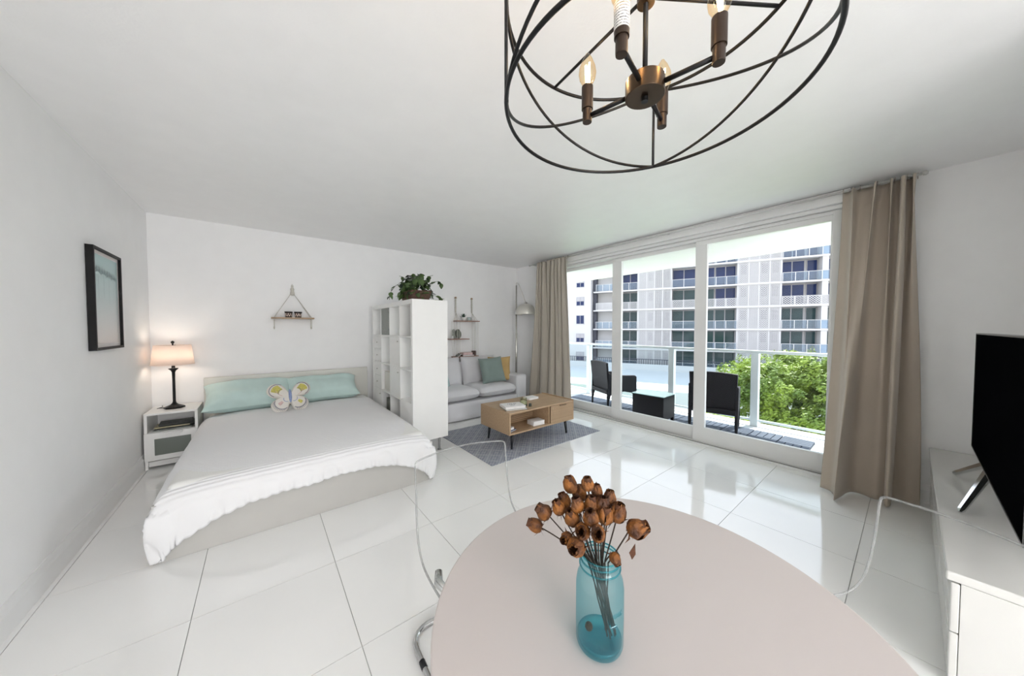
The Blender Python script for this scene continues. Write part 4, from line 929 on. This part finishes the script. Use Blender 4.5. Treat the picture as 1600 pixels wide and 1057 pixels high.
def rose(label, head, root, size, seed, group='dried roses in the blue jar', bend=(0, 0, 0)):
    rnd = random.Random(seed); t_ = thing('dried_rose', label, 'flower', (0, 0, 0), 0, group)
    R0, Hd = Vector(root), Vector(head); neck = Vector((JX, JY, TZ + .165)) + (Hd - Vector((JX, JY, TZ + .2))) * Vector((.22, .22, 0)).length * .0
    dirxy = Vector((Hd.x - JX, Hd.y - JY, 0)); nk = Vector((JX, JY, TZ + .170)) + dirxy * min(.30, .026 / max(.001, dirxy.length)) 
    ctl = (nk + Hd) / 2 + Vector((dirxy.x * .12, dirxy.y * .12, .012)); pts = []
    for i in range(7): f_ = i / 6; pts.append(R0 * (1 - f_) + nk * f_ + Vector((rnd.uniform(-1, 1), rnd.uniform(-1, 1), 0)) * .0012)
    for i in range(1, 9): f_ = i / 8; pts.append(nk * (1 - f_) ** 2 + ctl * 2 * f_ * (1 - f_) + Hd * f_ ** 2)
    d = (pts[-1] - pts[-2]).normalized(); d = (d + Vector(bend)).normalized()
    MB().tube(pts, .0014, 6).build('stem', 'dry_stem', t_, smooth=True)
    mx = Matrix.Translation(Hd) @ d.to_track_quat('Z', 'Y').to_matrix().to_4x4()
    # bud core and crumpled petals
    k = size * rnd.uniform(.86, 1.12); q = MB(); mx = mx @ Matrix.Diagonal((rnd.uniform(.80, .98), rnd.uniform(.88, 1.06), rnd.uniform(.98, 1.2), 1))
    def core(u, v):
        a = u * 2 * pi; zz = v; r_ = (.36 * sin(min(1, v * 1.15) * pi * .62) ** .8 * (1 - .35 * max(0, v - .6)) + .02) * (1 + .14 * noise.noise(Vector((cos(a) * 2, sin(a) * 2, v * 3 + seed))))
        return (r_ * cos(a) * k, r_ * sin(a) * k, zz * .95 * k)
    q.grid(core, 14, 8, mx); q.build('flower_core', 'rose_core', t_, smooth=True)
    for j in range(7):
        a0 = j * 2.4 + rnd.uniform(-.3, .3); op = .10 + .05 * (j % 3); hh = rnd.uniform(.80, 1.08)
        def pet(u, v):
            a = a0 + (u - .5) * 1.75 * (1 - .25 * v); r_ = (.08 + (.37 + op * .45) * sin(min(1, v * .80 + .14) * pi) ** .75) * (1 + .10 * noise.noise(Vector((a * 2 + seed, v * 4, j))))
            zz = v * hh * (1 - .20 * abs(u - .5) ** 1.5 * 4) + .06 * noise.noise(Vector((u * 5, v * 3, j + seed)))
            if v > .85: r_ += .03 * sin(u * 9 + j)
            return (r_ * cos(a) * k, r_ * sin(a) * k, zz * k)
        MB().grid(pet, 7, 6, mx).build('petal', 'rose_petal', t_, smooth=True)
    q = MB()
    for j in range(5):
        a = j * 1.2566 + rnd.uniform(-.2, .2); r_ = rnd.uniform(.55, .9); dz_ = rnd.uniform(-.55, .35)
        q.add([(.08 * cos(a - .5) * k, .08 * sin(a - .5) * k, 0), (.42 * cos(a - .12) * k, .42 * sin(a - .12) * k, dz_ * .3 * k), (r_ * cos(a) * k, r_ * sin(a) * k, dz_ * k), (.42 * cos(a + .12) * k, .42 * sin(a + .12) * k, dz_ * .3 * k + .002), (.08 * cos(a + .5) * k, .08 * sin(a + .5) * k, 0)], [(0, 1, 3, 4), (1, 2, 3)], mx)
    q.build('sepals', 'rose_core', t_)
    return t_
heads = [[0.4546, 0.4742, 0.951],[0.4643, 0.4607, 0.9788],[0.5068, 0.436, 1.0261],[0.5103, 0.397, 1.0456],[0.4718, 0.4333, 0.9952],[0.493, 0.4381, 0.9974],[0.4841, 0.3992, 1.0111],[0.5364, 0.3949, 1.0234],[0.5499, 0.3763, 1.0104],[0.5252, 0.4276, 1.0058],[0.5151, 0.3903, 1.0003],[0.4661, 0.407, 0.9616],[0.4644, 0.3837, 0.961],[0.4817, 0.3853, 0.9803],[0.4849, 0.3552, 0.991],[0.5209, 0.3653, 0.9905],[0.5416, 0.3535, 0.9917],[0.5474, 0.3285, 0.9828],[0.5131, 0.3418, 0.9459],[0.4796, 0.4054, 0.9834],[0.526, 0.3752, 1.0068],[0.4903, 0.3734, 0.9966]]
rlab = {0: 'dried amber rose, lowest and furthest left of the bouquet', 1: 'dried rose just above and right of the leftmost one', 2: 'upright dried rose at the upper left of the bouquet', 3: 'dark dried rosebud at the very top of the bouquet', 7: 'large dried rose at the top right of centre', 8: 'dried rose at the upper right edge of the bouquet', 12: 'big orange-brown dried rose facing front, just above the jar rim at left', 14: 'open orange-brown dried rose at the centre front of the bouquet', 17: 'large dried amber rose at the far right of the bouquet', 16: 'dried rose just left of the large far-right one', 18: 'drooping dried rose low in front of the jar rim', 5: 'dried rose tucked just above and right of the left-of-centre rose', 6: 'rounded dried rose facing front, slightly left of the bouquet centre', 9: 'dark shrivelled dried rose behind the upper middle of the bouquet', 10: 'dried rose in the very middle of the bouquet', 11: 'dried rose low at left, touching the big orange-brown front one', 13: 'dried rose just above the big orange-brown front one at left', 15: 'dried rose right of the middle, above the open front rose', 19: 'dried rose left of the middle, above the low left pair', 20: 'dried rose under the large one at the top right of centre', 21: 'dried rose just below the middle one, above the open front rose',
        4: 'dried rose left of centre, between the leftmost pair and the middle cluster'}
rnd = random.Random(21)
for i, h in enumerate(heads):
    a = rnd.uniform(0, 6.28); rt_ = (JX + .018 + .010 * cos(a), JY - .014 + .010 * sin(a), TZ + .018 + rnd.uniform(0, .012))
    bend = (0, 0, 0)
    if i in (0, 1): bend = (-.3, .3, .1)
    if i in (12, 14, 13, 11): bend = (-.8, -.7, -.3)
    if i == 18: bend = (-.3, -.6, -1.6)
    if i == 17: bend = (.2, -.6, -.3)
    rose(rlab.get(i, 'dried brown rose in the crowded middle of the bouquet'), h, rt_, {17: .035, 12: .033, 14: .031, 3: .026, 18: .024}.get(i, .029), i + 1, 'dried roses in the blue jar' if i in rlab else 'crowded dried roses in the middle of the bouquet', bend)
o = MB().lathe([(0, 0), (.006, .001), (.008, .006), (.006, .012), (0, .014)], 10).build('fallen_rosebud', 'rose_core', smooth=True); o.location = (JX - .018, JY + .012, TZ + .030); tag(o, 'dark fallen rosebud lying inside the jar near the bottom', 'flower')
o = MB().add([(0, 0, 0), (.006, -.004, .010), (.004, -.004, .032), (-.005, .003, .014), (.0, 0.0, .02)], [(0, 1, 4), (1, 2, 4), (2, 3, 4), (3, 0, 4)]).build('dried_leaf', 'rose_core', solid=.0006); o.location = (.552, .325, .925); tag(o, 'small dried leaf hanging right of the jar mouth', 'leaf')

# ================================================================= ACRYLIC CHAIRS
def acrylic_chair(label, loc, rz):
    """faces local -Y (front); origin on the floor below the seat centre"""
    t_ = thing('acrylic_chair', label, 'chair', loc, rz, 'clear acrylic chairs at the round table')
    # side profile: (y, z, half width) from back top to seat front
    P_ = [(.275, .82, .224), (.262, .77, .226), (.243, .68, .226), (.222, .59, .229), (.19, .515, .232), (.14, .462, .237), (.06, .440, .243), (-.08, .437, .243), (-.20, .442, .232), (-.245, .432, .205)]
    def prof(v):
        k = v * (len(P_) - 1); i = min(int(k), len(P_) - 2); f_ = k - i
        a, b_, c_, d_ = (P_[max(0, min(len(P_) - 1, j))] for j in (i - 1, i, i + 1, i + 2))
        return [.5 * ((2 * b_[m]) + (-a[m] + c_[m]) * f_ + (2 * a[m] - 5 * b_[m] + 4 * c_[m] - d_[m]) * f_ ** 2 + (-a[m] + 3 * b_[m] - 3 * c_[m] + d_[m]) * f_ ** 3) for m in range(3)]
    def fn(u, v):
        y, z, hw_ = prof(v); a = u * 2 - 1
        back = max(0, 1 - v * 2.2); seat = max(0, min(1, (v - .45) * 2.5))
        crv = a * a
        return (a * hw_, y - .035 * crv * back + 0, z + .03 * crv * seat - (.012 * crv if v < .01 else 0))
    MB().grid(fn, 20, 40).build('seat_shell', 'acrylic', t_, smooth=True)
    rim = [fn(0, j / 40) for j in range(1, 40)] + [fn(i / 16, 1) for i in range(1, 16)] + [fn(1, 1 - j / 40) for j in range(1, 40)] + [fn(1 - i / 16, 0) for i in range(1, 16)]
    rim = [Vector(p) for p in rim]
    for _ in range(2): rim = [(rim[i - 1] + rim[i] * 2 + rim[(i + 1) % len(rim)]) / 4 for i in range(len(rim))]
    MB().tube(rim, .0038, 8, closed=True).build('shell_edge', 'acrylic_edge', t_, smooth=True)
    R_ = .0115
    pts = []
    for s_ in (-1,):
        pts = [(-.19, .0, .415), (-.19, -.20, .415), (-.20, -.235, .20), (-.215, -.25, .012), (-.232, .315, .012), (.232, .315, .012), (.215, -.25, .012), (.20, -.235, .20), (.19, -.20, .415), (.19, .0, .415)]
    MB().tube(rounded_path(pts, .10, 9), R_, 12).build('frame', 'chrome', t_, smooth=True)
    for s_ in (-1, 1):
        MB().tube([(s_ * .19, -.03, .415), (s_ * .205, .035, .418), (s_ * .19, .07, .434)], [.0115, .018, .014], 10).build('clamp', 'chrome', t_, smooth=True)
        MB().tube([(s_ * .2265, .13, .0125), (s_ * .2275, .165, .0125)], .0125, 10).build('foot_pad', 'black_leg', t_)
    MB().tube([(-.19, -.08, .415), (.19, -.08, .415)], .009, 10).build('cross_bar', 'chrome', t_, smooth=True)
    return t_
acrylic_chair('clear acrylic chair with chrome frame left of the round table, its back towards the rug', (.705, 1.03, 0), radians(-4))
acrylic_chair('clear acrylic chair right of the round table, in front of the white bench', (1.30, .0, 0), radians(-124))

# ================================================================= CHANDELIER
hx, hy, zl, zu, RR = .733, .412, 1.911, 2.156, .333
ch = thing('chandelier', 'black drum-cage chandelier with four candle bulbs hanging above the round table', 'chandelier', (hx, hy, 0))
def ring(z): MB().tube([(RR * cos(2 * pi * i / 96), RR * sin(2 * pi * i / 96), z) for i in range(96)], .0048, 8, closed=True).build('ring', 'black_metal', ch, smooth=True)
ring(zl); ring(zu)
pa = [radians(24.5 + 120 * k) for k in range(3)]
for k, a in enumerate(pa):
    x, y = RR * cos(a), RR * sin(a)
    MB().tube([(x, y, zl), (x, y, zu)], .0042, 8).build('post', 'black_metal', ch, smooth=True)
    b_ = a + radians(120)
    for s_ in (0, 1):
        pts = []
        for i in range(33):
            f_ = i / 32; an = a + (b_ - a) * f_; g = f_ if s_ == 0 else 1 - f_
            zz = zl + (zu - zl) * (.5 - .5 * cos(pi * g)) * 1.0
            zz = zl + (zu - zl) * (g * .55 + .45 * (.5 - .5 * cos(pi * g)))
            pts.append((RR * cos(an) * .995, RR * sin(an) * .995, zz))
        MB().tube(pts, .0042, 8).build('curved_band', 'black_metal', ch, smooth=True)
    m_ = a + radians(60)
    MB().tube([(.01 * cos(m_), .01 * sin(m_), zu + .004), (RR * cos(m_), RR * sin(m_), zu)], .0042, 8).build('spoke', 'black_metal', ch, smooth=True)
MB().tube([(0, 0, 1.96), (0, 0, ZC - .02)], .0058, 12).build('stem', 'black_metal', ch, smooth=True)
MB().lathe([(0, zu - .012), (.02, zu - .012), (.02, zu + .016), (0, zu + .016)], 20).build('upper_collar', 'bronze', ch, smooth=False)
MB().lathe([(0, ZC - .028), (.06, ZC - .026), (.062, ZC - .001), (0, ZC - .001)], 32).build('canopy', 'black_metal', ch, smooth=False)
MB().lathe([(0, 1.926), (.0435, 1.926), (.0445, 1.928), (.0445, 1.965), (.0435, 1.967), (0, 1.967)], 48).build('hub', 'bronze', ch, smooth=False, bevel=.0008)
MB().lathe([(0, 1.916), (.008, 1.916), (.008, 1.9255), (0, 1.9255)], 16).build('hub_nut', 'black_metal', ch)
for k in range(4):
    a = radians(12 + 90 * k); ca, sa = cos(a), sin(a); Ra = .150
    MB().tube([(.04 * ca, .04 * sa, 1.944), (Ra * ca, Ra * sa, 1.944)], .0055, 10).build('arm', 'black_metal', ch, smooth=True)
    c0 = (Ra * ca, Ra * sa, 0)
    cup = MB().lathe([(0, 1.928), (.0118, 1.928), (.0122, 1.931), (.0122, 1.966), (0, 1.966)], 20, c=c0).build('candle_cup', 'bronze_sleeve', ch, smooth=False)
    sl = MB().lathe([(.0122, 1.962), (.0150, 1.962), (.0150, 2.022), (.0125, 2.023), (0, 2.020)], 22, c=c0).build('candle_sleeve', 'bronze_sleeve', ch, smooth=False)
    if k == 2: MB().lathe([(.0153, 1.975), (.0156, 1.975), (.0156, 2.030), (.0153, 2.030)], 24, c=c0).build('paper_label', 'paper_label', sl, smooth=True)
    bl = MB().lathe([(0, 2.021), (.0105, 2.021), (.013, 2.028), (.0205, 2.042), (.0230, 2.056), (.0210, 2.072), (.0135, 2.092), (.005, 2.108), (0, 2.112)], 24, c=c0).build('bulb', 'bulb_glass', ch, smooth=True)
    MB().tube([(c0[0] + .006 * cos(j * 1.57), c0[1] + .006 * sin(j * 1.57), 2.033 + (j % 2) * .048) for j in range(9)], .0030, 6).build('filament', 'filament', bl)
    p_ = bpy.data.lights.new('bulb_glow', 'POINT'); p_.energy = .8; p_.color = (1, .66, .36); p_.shadow_soft_size = .012
    po = bpy.data.objects.new('bulb_glow', p_); C.objects.link(po); po.location = (hx + c0[0], hy + c0[1], 2.06)
